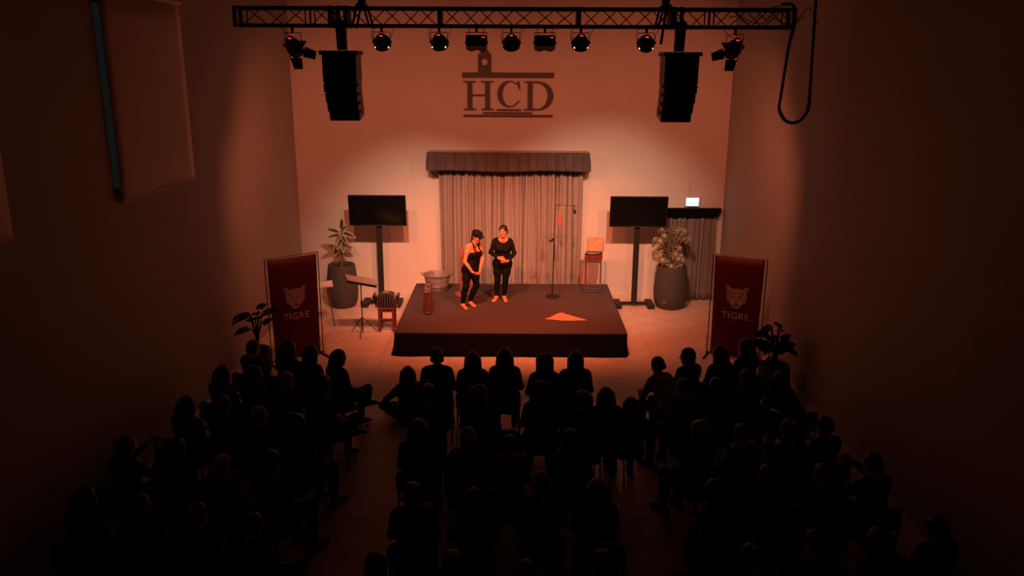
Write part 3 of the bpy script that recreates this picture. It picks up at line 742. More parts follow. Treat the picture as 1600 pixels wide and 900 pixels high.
def scarf():
    t = thing('triangular_scarf', 'orange triangular scarf lying flat on the stage carpet', 'scarf', (0.95, 14.95, SZ))
    A, B, C_ = V(-0.37, -0.085, 0), V(-0.03, 0.29, 0), V(0.39, -0.15, 0); D = V(0.0, -0.19, 0)
    rr = random.Random(2); g = []
    n = 22
    for i in range(n+1):
        u = i/n; bot = (1-u)**2*A+2*u*(1-u)*(D*1.5-0.25*(A+C_))+u*u*C_
        top = A+(B-A)*(u/0.46) if u < 0.46 else B+(C_-B)*((u-0.46)/0.54)
        g.append([bot+(top-bot)*v+V(0, 0, 0.006+0.020*max(0, math.sin(v*5+u*9))*math.sin(PI*min(1, max(0, u)))*(0.3+v)) for v in np.linspace(0, 1, 9)])
    MB().sheet(g, 0.003).build('scarf_cloth', M_scarf, t, True)
    m = MB()
    m.tube([g[i][8] for i in range(n+1)], 0.008, 6); m.build('rolled_hem', M_scarf, t, True)
scarf()

# ------------------------------------------------------------------ lighting truss
YT, ZT0, ZT1 = 12.05, 5.575, 5.805
def make_truss():
    t = thing('lighting_truss', 'long black box truss spanning the hall above the audience', 'truss', (-0.03, YT, ZT0))
    W = 7.66; hw = W/2; H = ZT1-ZT0; D = 0.26
    for z in (0, H):
        for y in (-D/2, D/2): MB().tube([(-hw, y, z), (hw, y, z)], 0.024, 10).build('chord', M_black, t, 40)
    br = MB().tube([(0, 0, 0), (0, 0, 1)], 0.0075, 6).build('brace', M_black, t)
    first = [br]
    def brace(p, q, s=1.0):
        o = first.pop() if first else link('brace', br.data, t)
        p, q = V(*p), V(*q); d = q-p; L = np.linalg.norm(d); z = d/L; x, y = perp(z)
        M_ = Matrix.Identity(4)
        for i in range(3): M_[i][0] = x[i]*s; M_[i][1] = y[i]*s; M_[i][2] = d[i]; M_[i][3] = p[i]
        o.matrix_local = M_
    marks = [-hw+0.06, -2.80, -1.02, 0.0, 0.89, 2.67, hw-0.06]
    sect = [(-hw+0.1, -2.87), (-2.78, -1.07), (-0.97, 0.0), (0.0, 0.85), (0.95, 2.66), (2.75, hw-0.1)]
    for a, b in sect:
        n = max(2, round((b-a)/0.26)); 
        for k in range(n):
            x0, x1 = a+(b-a)*k/n, a+(b-a)*(k+1)/n; up = k % 2 == 0
            brace((x0, -D/2, 0 if up else H), (x1, -D/2, H if up else 0)); brace((x0, D/2, H if up else 0), (x1, D/2, 0 if up else H))
            brace((x0, -D/2 if up else D/2, H), (x1, D/2 if up else -D/2, H)); brace((x0, D/2 if up else -D/2, 0), (x1, -D/2 if up else D/2, 0))
    for x in (-2.86, -2.79, 2.665, 2.735, -hw+0.09, hw-0.09):
        for y in (-D/2, D/2): brace((x, y, 0), (x, y, H), 1.3)
    for x in (-1.02, 0.89): MB().box((x, 0, H/2), (0.055, D+0.05, H+0.05)).build('joint_plate', M_black, t)
    for x in (-hw, hw):
        for y in (-D/2, D/2): MB().box((x, y, H/2), (0.05, 0.05, H+0.048)).build('end_post', M_black, t)
    for x in (-2.40, 2.29):
        MB().box((x-0.12, 0, H/2), (0.06, D+0.06, H+0.06)).build('hanger_plate', M_black, t); MB().box((x+0.09*(1 if x < 0 else -1), 0, H/2), (0.05, D+0.06, H+0.06)).build('hanger_plate', M_black, t)
        MB().box((x, -D/2-0.03, H/2), (0.05, 0.02, H+0.06)).build('hanger_plate', M_black, t)
make_truss()
for x, lab in ((-2.13, 'black suspension leg holding the truss from the ceiling on the blind side'), (2.06, 'black suspension leg holding the truss from the ceiling on the doorway side')):
    t = thing('truss_suspension', lab, 'rigging', (x, YT, ZT1), group='truss suspension legs')
    MB().box((0, 0, 0.9), (0.10, 0.09, 1.795), None, (0.5, 0.5)).build('suspension_strap', M_black, t)
    for s in (-1, 1): MB().tube([(s*0.04, -0.16, 0.06), (s*0.12, -0.165, -0.26)], 0.016, 8).build('sling', M_black, t)
    for s in (-1, 1): MB().tube([(s*0.04, 0.16, 0.06), (s*0.12, 0.165, -0.26)], 0.016, 8).build('sling', M_black, t)
    if x > 0: MB().tube([(-0.02, -0.18, 0.0), (-0.07, -0.18, -0.46)], 0.02, 8).build('strap_tail', M_black, t)

def line_array(x, s, label):
    # s: +1 when the inner side is on +x
    t = thing('line_array_speaker', label, 'loudspeaker', (x, YT, 4.30), group='hanging line array loudspeakers')
    MB().box((0.02*s, 0, 1.15), (0.115, 0.10, 0.40), None, (1.3, 1.0)).build('hanging_bar', M_black, t)
    MB().box((0, 0.02, 0.915), (0.53, 0.46, 0.055)).build('flying_frame', M_black, t)
    c1 = MB().box((0, 0.05, 0.70), (0.47, 0.42, 0.375), rx(0.02)).build('cabinet', M_plast, t)
    for k in range(2): MB().tube([(-s*0.236+k*s*0.472, -0.02+0.1*k, 0.62), (-s*0.236+k*s*0.472, 0.10, 0.62)], 0.012, 6).build('rigging_pin', M_steel, c1)
    MB().box((0, -0.164, 0.70), (0.45, 0.012, 0.355)).build('grille', M_blackm, t)
    for k in (-1, 1): MB().box((0.115*k, -0.17, 0.507), (0.205, 0.014, 0.006)).build('trim_strip', M_steel, t)
    R = rx(math.radians(-5))
    for k in range(4):
        z = 0.445-0.122*k; y = 0.04+0.010*k*k*0.8; w = 0.46-0.012*k
        m = MB().box((s*0.010*k, y, z), (w, 0.40, 0.115), rx(math.radians(2+3*k))); cb = m.build('cabinet', M_plast, t)
        MB().box((s*0.010*k, y-0.203, z+0.012*k), (w-0.03, 0.012, 0.095), rx(math.radians(2+3*k))).build('grille', M_blackm, cb)
        for q in (-1, 1): MB().box((s*0.010*k+q*(w/2+0.008), y-0.12, z+0.03), (0.02, 0.05, 0.03)).build('rigging_lug', M_blackm, cb)
    MB().tube(spline([(0.06*s, 0.02, 1.30), (0.085*s, 0.02, 1.1), (0.08*s, 0.05, 0.94)]), 0.006, 6).build('speaker_cable', M_blackm, t, True)
line_array(-2.455, 1, 'black line array loudspeaker hanging from the truss, blind-wall side')
line_array(2.30, -1, 'black line array loudspeaker hanging from the truss, doorway side')

# ------------------------------------------------------------------ stage lights on the truss
STAGE_AIM = {}
def yoke(t, w, zt, zb, y=0.0):
    MB().tube([(-w, y, zb), (-w, y, zt), (w, y, zt), (w, y, zb)], 0.007, 6).build('yoke', M_blackm, t)
    MB().rbox((0, y, zt+0.05), (0.035, 0.04, 0.11), 0.008).build('clamp', M_blackm, t)
def lens_axis(frm, aim): return unit(np.array(aim)-np.array(frm))
def par_can(x, label, aim, lit, power=0, col=AMBER, angle=60, blend=0.8):
    loc = V(x, YT-0.02, 5.375); d = lens_axis(loc, aim)
    t = thing('par_light', label, 'stage light', tuple(loc), group='round stage lights on the truss')
    yoke(t, 0.115, 0.12, -0.01)
    MB().lathe([(0.03, -0.105), (0.055, -0.10), (0.075, -0.07), (0.105, -0.02), (0.122, 0.03), (0.124, 0.075), (0.116, 0.08), (0.11, 0.06), (0.0, 0.055)], 24, (0, 0, 0), d).build('housing', M_plast, t, 35)
    xa, ya = unit(np.cross(d, V(0, 0, 1))), None; ya = np.cross(xa, d)
    R = np.column_stack([xa, ya, -d])
    MB().box(-d*0.104+ya*0.0, (0.045, 0.02, 0.006), R).build('display', M_led, t)
    for s in (-1, 1): MB().tube([tuple(V(s*0.11, 0, -0.01)), tuple(V(s*0.135, 0, -0.01))], 0.018, 10).build('tilt_knob', M_blackm, t)
    MB().lathe([(0.108, 0.0), (0.108, 0.006), (0.0, 0.010)], 24, d*0.062, d).build('lens', M_leak if lit else M_screen, t, 40)
    if lit:
        for s in (-1, 1):
            p = d*0.036+(-ya*0.66+xa*s*0.75)*0.1225
            MB().lathe([(0.011, -0.004), (0.011, 0.004), (0.004, 0.006)], 10, p, unit(-ya*0.66+xa*s*0.75)).build('light_vent', M_leak, t)
        lp = loc+d*0.10
        spot('stage lamp', tuple(lp), aim, power, col, angle, blend, 0.07)
    MB().tube(spline([(-0.10, 0.0, -0.02), (-0.14, 0.02, 0.06), (-0.12, 0.02, 0.16), (-0.06, 0.05, 0.21)]), 0.005, 5).build('power_cable', M_blackm, t, True)
    MB().tube(spline([(0.10, 0.0, -0.02), (0.12, 0.03, 0.05), (0.16, 0.03, 0.15), (0.2, 0.05, 0.2)]), 0.004, 5).build('safety_cable', M_blackm, t, True)
def panel_light(x, label):
    t = thing('blinder_light', label, 'stage light', (x, YT-0.02, 5.36), group='box stage lights on the truss')
    yoke(t, 0.145, 0.135, 0.0)
    R = rx(math.radians(-30))
    MB().rbox((0, 0, 0), (0.29, 0.14, 0.17), 0.02, R).build('housing', M_plast, t)
    for s in (-1, 1): MB().lathe([(0.07, 0), (0.078, 0.03), (0.07, 0.035), (0.0, 0.02)], 18, (s*0.072, 0.055, -0.04), (0, 0.75, -0.66)).build('lamp_pot', M_blackm, t, 40)
    MB().box(R@V(0.095, -0.0725, 0.04), (0.045, 0.004, 0.010), R).build('display', M_led, t)
    for s in (-1, 1): MB().tube([(s*0.14, 0, 0), (s*0.16, 0, 0)], 0.018, 8).build('tilt_knob', M_blackm, t)
    for s in (-1, 1): MB().tube(spline([(s*0.10, 0, 0.08), (s*0.10, 0.02, 0.16), (s*0.14, 0.05, 0.22)]), 0.005, 5).build('power_cable', M_blackm, t, True)
def fresnel(x, label, aim, power, col, angle, flap):
    loc = V(x, YT-0.02, 5.31); d = lens_axis(loc, aim)
    t = thing('fresnel_light', label, 'stage light', tuple(loc), group='barn-door stage lights at the truss ends')
    yoke(t, 0.115, 0.17, 0.0)
    MB().lathe([(0.03, -0.15), (0.06, -0.14), (0.075, -0.09), (0.10, -0.03), (0.118, 0.03), (0.118, 0.05), (0.10, 0.06), (0.098, 0.13), (0.105, 0.135), (0.105, 0.15), (0.09, 0.15), (0.0, 0.13)], 22, (0, 0, 0), d).build('housing', M_plast, t, 35)
    xa = unit(np.cross(d, V(0, 0, 1))); ya = np.cross(xa, d); R = np.column_stack([xa, ya, -d])
    MB().box(-d*0.148+ya*0.012, (0.045, 0.018, 0.006), R).build('display', M_led, t)
    for s in (-1, 1): MB().tube([V(s*0.108, 0, 0), V(s*0.14, 0, 0)], 0.02, 8).build('tilt_knob', M_blackm, t)
    c0 = d*0.15
    for k, (ax, up) in enumerate(((xa, ya), (-xa, ya), (ya, xa), (-ya, xa))):
        op = (1.0 if k == 2 else 0.55) if k > 1 else (1.0 if (k == 0) == (flap > 0) else 0.22)
        e = unit(d*math.cos(op)+ax*math.sin(op)); b = c0+ax*0.10
        pts = [b-up*0.085, b+up*0.085, b+e*0.17+up*0.065, b+e*0.17-up*0.065]
        MB().sheet([[pts[0], pts[1]], [pts[3], pts[2]]], 0.004).build('barn_door', M_black, t)
    if power: spot('fresnel lamp', tuple(loc+d*0.16), aim, power, col, angle, 0.75, 0.04)
    MB().tube(spline([(-0.03, 0, 0.12), (-0.10, 0.02, 0.17), (-0.15, 0.05, 0.24)]), 0.005, 5).build('power_cable', M_blackm, t, True)

par_can(-1.87, 'lit round stage light next to the blind-side loudspeaker', (-2.0, 17.8, 0.6), True, 880, AMBER, 50, 1.0)
par_can(-1.07, 'lit round stage light under the first black truss joint', (-0.75, 15.9, 0.7), True, 1300, RED, 68, 1.0)
panel_light(-0.55, 'box-shaped double stage light just above the sign tower')
par_can(-0.066, 'unlit round stage light between the two box lights', (0.0, 16.2, 0.6), False)
panel_light(0.40, 'box-shaped double stage light above the letter D')
par_can(0.90, 'lit round stage light under the second black truss joint', (0.6, 15.9, 0.8), True, 1300, RED, 68, 1.0)
par_can(1.81, 'lit round stage light next to the doorway-side loudspeaker', (1.85, 17.8, 1.0), True, 880, AMBER, 53, 1.0)
fresnel(-3.11, 'stage light with barn doors at the blind end of the truss', (-2.35, 17.4, 1.75), 355, ORANGE, 110, 1)
fresnel(3.04, 'stage light with barn doors at the doorway end of the truss', (2.35, 17.4, 1.75), 355, ORANGE, 110, -1)

t = thing('power_cable', 'thick black cable looping down from the end of the truss', 'cable', (3.8, YT, 5.5))
pts = [(3.60, 5.87), (3.75, 5.87), (3.80, 5.75), (3.775, 5.5), (3.74, 5.26), (3.695, 4.65), (3.69, 4.48), (3.785, 4.33), (3.925, 4.29), (4.037, 4.354), (4.093, 4.52), (4.085, 5.0), (4.06, 5.94), (4.05, 7.58)]
MB().tube(spline([(x-3.8, -0.17+0.02*math.sin(i), z-5.5) for i, (x, z) in enumerate(pts)]), 0.021, 8).build('cable_run', M_black, t, True)
MB().tube(spline([(x-3.8+0.018, -0.15+0.03*math.sin(i*1.7), z-5.5) for i, (x, z) in enumerate(pts)]), 0.012, 8).build('cable_run', M_black, t, True)
rr = random.Random(9)
t = thing('truss_wiring', 'thin black wires tangled along the doorway end of the truss', 'cable', (2.8, YT, 5.7))
for k in range(5):
    x0 = -0.1+0.2*k
    MB().tube(spline([(x0+0.16*j, -0.14+rr.uniform(-.02, .02), rr.uniform(-0.1, 0.16)) for j in range(5)]), 0.006, 5).build('wire', M_black, t, True)

# ------------------------------------------------------------------ figures: one continuous surface grown from rounded limbs
def cap(a, b, ra, rb, tg, k=0.03): return ('cap', np.array(a, float), np.array(b, float), ra, rb, tg, k)
def ell(c, rad, tg, k=0.03, ax=None): return ('ell', np.array(c, float), np.array(rad, float), np.eye(3) if ax is None else np.array(ax, float), 0, tg, k)
def prim_d(p, X):
    if p[0] == 'cap':
        a, b, ra, rb = p[1], p[2], p[3], p[4]; ba = b-a; L = ba@ba
        t = np.clip(((X-a)@ba)/L, 0, 1) if L > 1e-12 else np.zeros(X.shape[:-1])
        return np.linalg.norm(X-a-t[..., None]*ba, axis=-1)-(ra+(rb-ra)*t)
    q = (X-p[1])@p[3].T/p[2]; k0 = np.linalg.norm(q, axis=-1); k1 = np.linalg.norm(q/p[2], axis=-1)
    return k0*(k0-1)/np.maximum(k1, 1e-9)
def prim_box(p):
    if p[0] == 'cap':
        r = max(p[3], p[4]); return np.minimum(p[1], p[2])-r, np.maximum(p[1], p[2])+r
    r = p[2].max(); return p[1]-r, p[1]+r
def grow(prims, h, carve=()):
    lo = np.min([prim_box(p)[0] for p in prims], axis=0)-3*h; hi = np.max([prim_box(p)[1] for p in prims], axis=0)+3*h
    n = np.ceil((hi-lo)/h).astype(int)+1
    D = np.full(tuple(n), 1.0, np.float32)
    ax = [lo[i]+h*np.arange(n[i]) for i in range(3)]
    def region(p, pad):
        a, b = prim_box(p); i0 = np.maximum(((a-pad-lo)/h).astype(int), 0); i1 = np.minimum(((b+pad-lo)/h).astype(int)+2, n)
        if np.any(i1 <= i0): return None
        sl = tuple(slice(i0[k], i1[k]) for k in range(3))
        return sl, np.stack(np.meshgrid(*[ax[k][sl[k]] for k in range(3)], indexing='ij'), -1)
    for p in prims:
        k = p[6]; sl, X = region(p, k+2*h); d = prim_d(p, X); a = D[sl]
        hh = np.maximum(k-np.abs(a-d), 0)/k; D[sl] = np.minimum(a, d)-hh*hh*k*0.25
    for p in carve:
        r = region(p, 2*h)
        if r is None: continue
        sl, X = r; D[sl] = np.maximum(D[sl], -prim_d(p, X))
    S = D < 0; c = np.zeros(tuple(n-1), np.int8)
    for i in (0, 1):
        for j in (0, 1):
            for k in (0, 1): c += S[i:n[0]-1+i, j:n[1]-1+j, k:n[2]-1+k]
    act = (c > 0) & (c < 8); idx = np.full(act.shape, -1, np.int64); cells = np.argwhere(act); idx[act] = np.arange(len(cells))
    acc = np.zeros((len(cells), 3)); cnt = np.zeros(len(cells))
    cor = [(i, j, k) for i in (0, 1) for j in (0, 1) for k in (0, 1)]
    for a in cor:
        for b in cor:
            if sum(abs(x-y) for x, y in zip(a, b)) == 1 and a < b:
                pa, pb = cells+a, cells+b; da = D[tuple(pa.T)]; db = D[tuple(pb.T)]; m = (da < 0) != (db < 0)
                t = da[m]/(da[m]-db[m]); acc[m] += pa[m]+(pb[m]-pa[m])*t[:, None]; cnt[m] += 1
    verts = lo+h*acc/np.maximum(cnt, 1)[:, None]; quads = []
    for axis in range(3):
        u, v = (axis+1) % 3, (axis+2) % 3; sa = [slice(None)]*3; sb = [slice(None)]*3
        sa[axis] = slice(0, -1); sb[axis] = slice(1, None); A, B = S[tuple(sa)], S[tuple(sb)]
        e = np.argwhere(A != B); e = e[(e[:, u] > 0) & (e[:, v] > 0)]
        if not len(e): continue
        fl = A[tuple(e.T)]; eu = np.zeros(3, int); eu[u] = 1; ev = np.zeros(3, int); ev[v] = 1
        q = np.stack([idx[tuple((e-eu-ev).T)], idx[tuple((e-ev).T)], idx[tuple(e.T)], idx[tuple((e-eu).T)]], 1)
        q[~fl] = q[~fl][:, ::-1]; quads.append(q)
    quads = np.concatenate(quads); quads = quads[(quads >= 0).all(1)]
    return verts, quads
def normals(v, q):
    fn = np.cross(v[q[:, 2]]-v[q[:, 0]], v[q[:, 3]]-v[q[:, 1]]); N = np.zeros_like(v)
    for k in range(4): np.add.at(N, q[:, k], fn)
    return N/np.maximum(np.linalg.norm(N, axis=1, keepdims=True), 1e-12)
def tags_of(v, prims):
    best = np.full(len(v), 9.0); tg = np.empty(len(v), object)
    for p in prims:
        d = prim_d(p, v); m = d < best; best[m] = d[m]; tg[m] = p[5]
    return tg
def np_mesh(name, v, q, m):
    me = bpy.data.meshes.new(name); me.vertices.add(len(v)); me.vertices.foreach_set('co', v.astype(np.float32).ravel())
    me.loops.add(q.size); me.loops.foreach_set('vertex_index', q.astype(np.int32).ravel())
    me.polygons.add(len(q)); me.polygons.foreach_set('loop_start', np.arange(0, q.size, 4, dtype=np.int32))
    me.polygons.foreach_set('use_smooth', np.ones(len(q), bool)); me.update(calc_edges=True); me.validate()
    me.materials.append(m); return me
def cloth_mesh(name, v, q, N, mask, off, m):
    f = q[mask[q].all(1)]; used = np.unique(f); mp = np.full(len(v), -1); mp[used] = np.arange(len(used))
    return np_mesh(name, v[used]+N[used]*off, mp[f], m)

def lerp(a, b, t): return np.array(a)*(1-t)+np.array(b)*t
def head_prims(c, R, F, U, s=1.0):
    A = np.array([R, F, U]); c = np.array(c)
    def q(r, f, u): return c+s*(R*r+F*f+U*u)
    return [ell(q(0, -0.005, 0.025), V(.074, .094, .084)*s, 'head', .02, A), ell(q(0, .022, -.035), V(.060, .068, .082)*s, 'head', .03, A),
            cap(q(-.018, .062, -.098), q(.018, .062, -.098), .02*s, .02*s, 'head', .025), cap(q(-.036, .072, .012), q(.036, .072, .012), .014*s, .014*s, 'head', .012),
            cap(q(0, .088, .0), q(0, .104, -.030), .007*s, .012*s, 'head', .01), cap(q(-.022, .078, -.062), q(.022, .078, -.062), .008*s, .008*s, 'head', .01),
            ell(q(-.076, -.008, -.012), V(.009, .018, .031)*s, 'head', .008, A), ell(q(.076, -.008, -.012), V(.009, .018, .031)*s, 'head', .008, A),
            ell(q(-.036, .06, -.035), V(.022, .02, .022)*s, 'head', .02, A), ell(q(.036, .06, -.035), V(.022, .02, .022)*s, 'head', .02, A)]
def hand_prims(w, d, n, side, curl=(25, 45, 35), s=1.0, spread=0.08):
    # w wrist, d towards the fingers, n palm normal (fingers curl towards it), side: thumb on side*cross(d,n)
    w = np.array(w, float); d = unit(d); n = unit(n-d*(n@d)); l = np.cross(d, n)*side
    out = [cap(w, w+d*.03*s, .022*s, .022*s, 'hand', .015)]
    for o in (-.026, -.009, .009, .026): out.append(cap(w+d*.015*s+l*o*.7*s, w+d*.082*s+l*o*s, .014*s, .011*s, 'hand', .012))
    for i, (o, L) in enumerate(((.028, .068), (.0095, .077), (-.0095, .072), (-.028, .056))):
        p = w+d*.082*s+l*o*s; a = 0.0; fd = unit(d+l*o*spread*30); 
        for j, fr in enumerate((.45, .32, .23)):
            a += math.radians(curl[j]); dd = fd*math.cos(a)+n*math.sin(a); e = p+dd*L*fr*s
            out.append(cap(p, e, (.0088-.0009*j)*s, (.0080-.0009*j)*s, 'hand', .004)); p = e
    p = w+d*.022*s+l*.022*s; td = unit(d*.62+l*.72+n*.25)
    e = p+td*.042*s; out.append(cap(p, e, .0125*s, .0105*s, 'hand', .008)); e2 = e+unit(d*.85+l*.35+n*.35)*.03*s
    out.append(cap(e, e2, .0098*s, .0085*s, 'hand', .004)); return out
def foot_prims(an, toe, bare=True, s=1.0):
    an, toe = np.array(an, float), np.array(toe, float); d = toe-an; d[2] = 0; d = unit(d); l = np.cross(d, V(0, 0, 1))
    g = lambda f, x, z: V(an[0], an[1], 0)+d*f*s+l*x*s+V(0, 0, z)
    base = an[2]-0.075*s if bare else 0
    out = [cap(g(-.045, 0, base+.032), g(.02, 0, base+.034), .032*s, .032*s, 'foot', .03), cap(g(.0, 0, base+.06), g(.11, 0, base+.028), .034*s, .026*s, 'foot', .03),
           cap(g(.10, .022, base+.02), g(.135, .020, base+.018), .022*s, .018*s, 'foot', .02), cap(g(.09, -.020, base+.019), g(.12, -.024, base+.016), .021*s, .016*s, 'foot', .02)]
    if bare:
        for i, (x, L, r) in enumerate(((.026, .172, .013), (.008, .170, .0095), (-.007, .164, .009), (-.021, .154, .0085), (-.034, .142, .008))):
            out.append(cap(g(.125, x*.9, base+.016), g(L, x, base+.011), r*s, r*.9*s, 'foot', .006))
    else: out.append(cap(g(.11, 0, base+.026), g(.175, 0, base+.024), .034*s, .026*s, 'foot', .03))
    return out
def body_prims(J, fem=1.0, s=1.0, bust=0.055, wl=1.0):
    SL, SR, HL, HR, W, C, N = [np.array(J[k], float) for k in ('SL', 'SR', 'HL', 'HR', 'W', 'C', 'N')]; f = unit(J['f']); out = []
    head = np.array(J['head']); R, F, U = J['haxes']
    out.append(cap(lerp(SL, N, .12), lerp(SR, N, .12), .052*s, .052*s, 'torso', .04))
    out.append(cap(lerp(SL, N, .35)+V(0, 0, -.0), N, .045*s, .045*s, 'torso', .04)); out.append(cap(lerp(SR, N, .35), N, .045*s, .045*s, 'torso', .04))
    hc = (HL+HR)/2
    for S, H in ((SL, HL), (SR, HR)):
        c1 = lerp(C, S, .0)+(S-(SL+SR)/2)*.42; w1 = W+(H-hc)*.55*wl; h1 = hc+(H-hc)*.72
        out.append(cap(lerp(c1, S, .5), c1, .075*s, .088*s, 'torso', .05)); out.append(cap(c1, w1, .088*s, .078*s*wl, 'torso', .05)); out.append(cap(w1, h1+V(0, 0, .03), .080*s*wl, .098*s, 'pelvis', .05))
        out.append(cap(H-f*.035*s, H-f*.045*s+V(0, 0, -.02), .085*s, .085*s, 'pelvis', .05))
        if bust: out.append(ell(C+(S-(SL+SR)/2)*.42+f*.072*s+V(0, 0, .0), V(bust, bust, bust)*s, 'torso', .04))
    out.append(cap(N+V(0, 0, -.02), head-U*.06*s-F*.012*s, .05*s, .047*s, 'neck', .03))
    out += head_prims(head, R, F, U, s)
    for sd in 'LR':
        S, E, Wr, H, K, A = [np.array(J[k+sd], float) for k in ('S', 'E', 'Wr', 'H', 'K', 'A')]
        out += [cap(S, lerp(S, E, .35), .045*s, .040*s, 'uparm', .04), cap(lerp(S, E, .3), E, .040*s, .033*s, 'uparm', .03), cap(E, lerp(E, Wr, .35), .033*s, .034*s, 'forearm', .02), cap(lerp(E, Wr, .35), Wr, .034*s, .023*s, 'forearm', .02)]
        out += [cap(H, lerp(H, K, .5), .088*s, .075*s, 'thigh', .05), cap(lerp(H, K, .5), K, .075*s, .052*s, 'thigh', .03), cap(K, lerp(K, A, .32)-J.get('calfback', f)*.012*s, .052*s, .054*s, 'shin', .03), cap(lerp(K, A, .32)-J.get('calfback', f)*.012*s, A, .054*s, .034*s, 'shin', .03)]
    return out
def head_axes(f, pitch=0.0, roll=0.0):
    # f horizontal facing; pitch>0 looks down; roll tips towards the right ear
    f = unit(V(f[0], f[1], 0)); U = V(0, 0, 1); F = f*math.cos(pitch)-U*math.sin(pitch); U2 = U*math.cos(pitch)+f*math.sin(pitch)
    R = np.cross(F, U2); c, s = math.cos(roll), math.sin(roll)
    return (R*c-U2*s, F, U2*c+R*s)
def hair_parts(kind, c, ax, s=1.0):
    R, F, U = ax; c = np.array(c); A = np.array(ax); q = lambda r, f, u: c+s*(R*r+F*f+U*u)
    P = [ell(q(0, -.012, .028), V(.084, .100, .092)*s, 'hair', .02, A), cap(q(-.05, -.05, -.03), q(.05, -.05, -.03), .045*s, .045*s, 'hair', .03)]
    if kind == 'long':
        P += [cap(q(x, -.062, 0), q(x*1.7, -.095, -.30), .056*s, .055*s, 'hair', .04) for x in (-.05, 0, .05)]+[cap(q(x, -.01, .02), q(x*1.35, -.055, -.22), .036*s, .036*s, 'hair', .03) for x in (-.076, .076)]
    if kind == 'bob':
        P += [cap(q(x, -.055, 0), q(x*1.3, -.06, -.105), .05*s, .048*s, 'hair', .04) for x in (-.05, 0, .05)]+[cap(q(x, 0, .01), q(x*1.05, -.01, -.10), .03*s, .028*s, 'hair', .03) for x in (-.078, .078)]
    if kind == 'curly':
        r_ = random.Random(4); P[0] = ell(q(0, -.018, .03), V(.10, .115, .105)*s, 'hair', .02, A)
        P += [cap(q(x, -.05, 0), q(x*1.4, -.07, -.17), .055*s, .05*s, 'hair', .03) for x in (-.06, 0, .06)]
        P += [ell(q(.10*math.cos(a), -.03+.02*math.sin(3*a), .02+.10*math.sin(a)), V(.03, .03, .03)*s, 'hair', .01) for a in np.linspace(-.6, 3.7, 12)]
    if kind == 'bun': P.append(ell(q(0, -.105, .075), V(.045, .042, .045)*s, 'hair', .015))
    if kind == 'pony': P += [cap(q(0, -.10, .05), q(0, -.135, .01), .024*s, .03*s, 'hair', .015), cap(q(0, -.135, .01), q(0, -.125, -.19), .03*s, .016*s, 'hair', .02)]
    carve = [ell(q(0, .115, -.04), V(.075, .085, .105)*s, 'x', .01, A)]
    return P, carve

# ---- the two performers
def performer(name, label, loc, J, prims_extra, wear, hairs):
    P = body_prims(J)+prims_extra
    v, q = grow(P, 0.0058); N = normals(v, q); tg = tags_of(v, P)
    o = link(name, np_mesh(name, v, q, M_skin), None, loc); tag(o, label, 'person')
    for nm, fn, off, m in wear:
        mask = np.array([fn(t_, p_) for t_, p_ in zip(tg, v)]); link(nm, cloth_mesh(nm, v, q, N, mask, off, m), o)
    for nm, (P2, cv), m in hairs:
        v2, q2 = grow(P2, 0.0055, cv); link(nm, np_mesh(nm, v2, q2, m), o)
    c, (R, F, U) = np.array(J['head']), J['haxes']
    for s in (-1, 1):
        e = c+R*s*.031+F*.0745-U*.008
        ey = MB().lathe([(0.0005, -.011), (.0075, -.0085), (.0105, -.003), (.0105, .003), (.0075, .0085), (.0005, .011)], 10, e, U).build('eye', M_eyew, o, True)
        MB().lathe([(.0048, 0), (.0045, .0015), (.0005, .002)], 10, e+F*.0098, F).build('iris', M_eyed, ey, True)
        MB().tube([c+R*s*.018+F*.0905+U*.014, c+R*s*.034+F*.088+U*.019, c+R*s*.05+F*.076+U*.013], 0.0035, 5).build('eyebrow', M_hair, o, True)
    MB().tube(spline([c-R*.024+F*.078-U*.058, c-R*.008+F*.0865-U*.061, c+R*.008+F*.0865-U*.061, c+R*.024+F*.078-U*.058], 4), 0.0045, 6).build('upper_lip', M_lip, o, True)
    MB().tube(spline([c-R*.022+F*.078-U*.060, c-R*.008+F*.086-U*.074, c+R*.008+F*.086-U*.074, c+R*.022+F*.078-U*.060], 4), 0.0045, 6).build('lower_lip', M_lip, o, True)
    return o

# first performer: cap, braid, vest top, leaning forward with hands together
f1 = unit(V(0.72, -0.69, 0)); r1 = V(f1[1], -f1[0], 0)   # her right-hand side
ax1 = head_axes(f1, 0.36, 0.0)
J1 = dict(f=f1, N=V(.115, -.0, 1.285), C=V(.115, .0, 1.085), W=V(.09, .02, .90), HR=V(.045, 0, .775)+r1*.085, HL=V(.045, 0, .775)-r1*.085,
          SR=V(.10, 0, 1.225)+r1*.148, SL=V(.10, 0, 1.235)-r1*.148, head=V(.175, -.045, 1.43), haxes=ax1,
          ER=V(-.055, -.21, .965), WrR=V(.09, -.27, .775), EL=V(.275, .02, .965), WrL=V(.235, -.13, .80),
          KR=V(-.05, -.14, .445), AR=V(-.115, -.07, .078), KL=V(.155, .0, .44), AL=V(.015, .10, .078), calfback=f1)
toeR, toeL = J1['AR']+V(.09, -.14, 0), J1['AL']+V(.12, -.12, 0)
ex = hand_prims(J1['WrR'], V(.80, .12, -.55), V(.5, .5, .6), 1, (20, 35, 30))+hand_prims(J1['WrL'], V(-.25, -.55, -.80), V(-.6, -.2, .5), -1, (30, 45, 40))
ex += foot_prims(J1['AR'], toeR)+foot_prims(J1['AL'], toeL)
def vest(t_, p):
    if t_ == 'pelvis': return p[2] > .70
    if t_ != 'torso': return False
    d = (p-np.array(J1['C']))[:2]; lat = abs(d@r1[:2])
    return p[2] < 1.135 or (0.045 < lat < 0.085 and p[2] < 1.30)
P_h1 = hair_parts('short', J1['head'], ax1)
hc = J1['head']; R, F, U = ax1
capA = np.array(ax1)
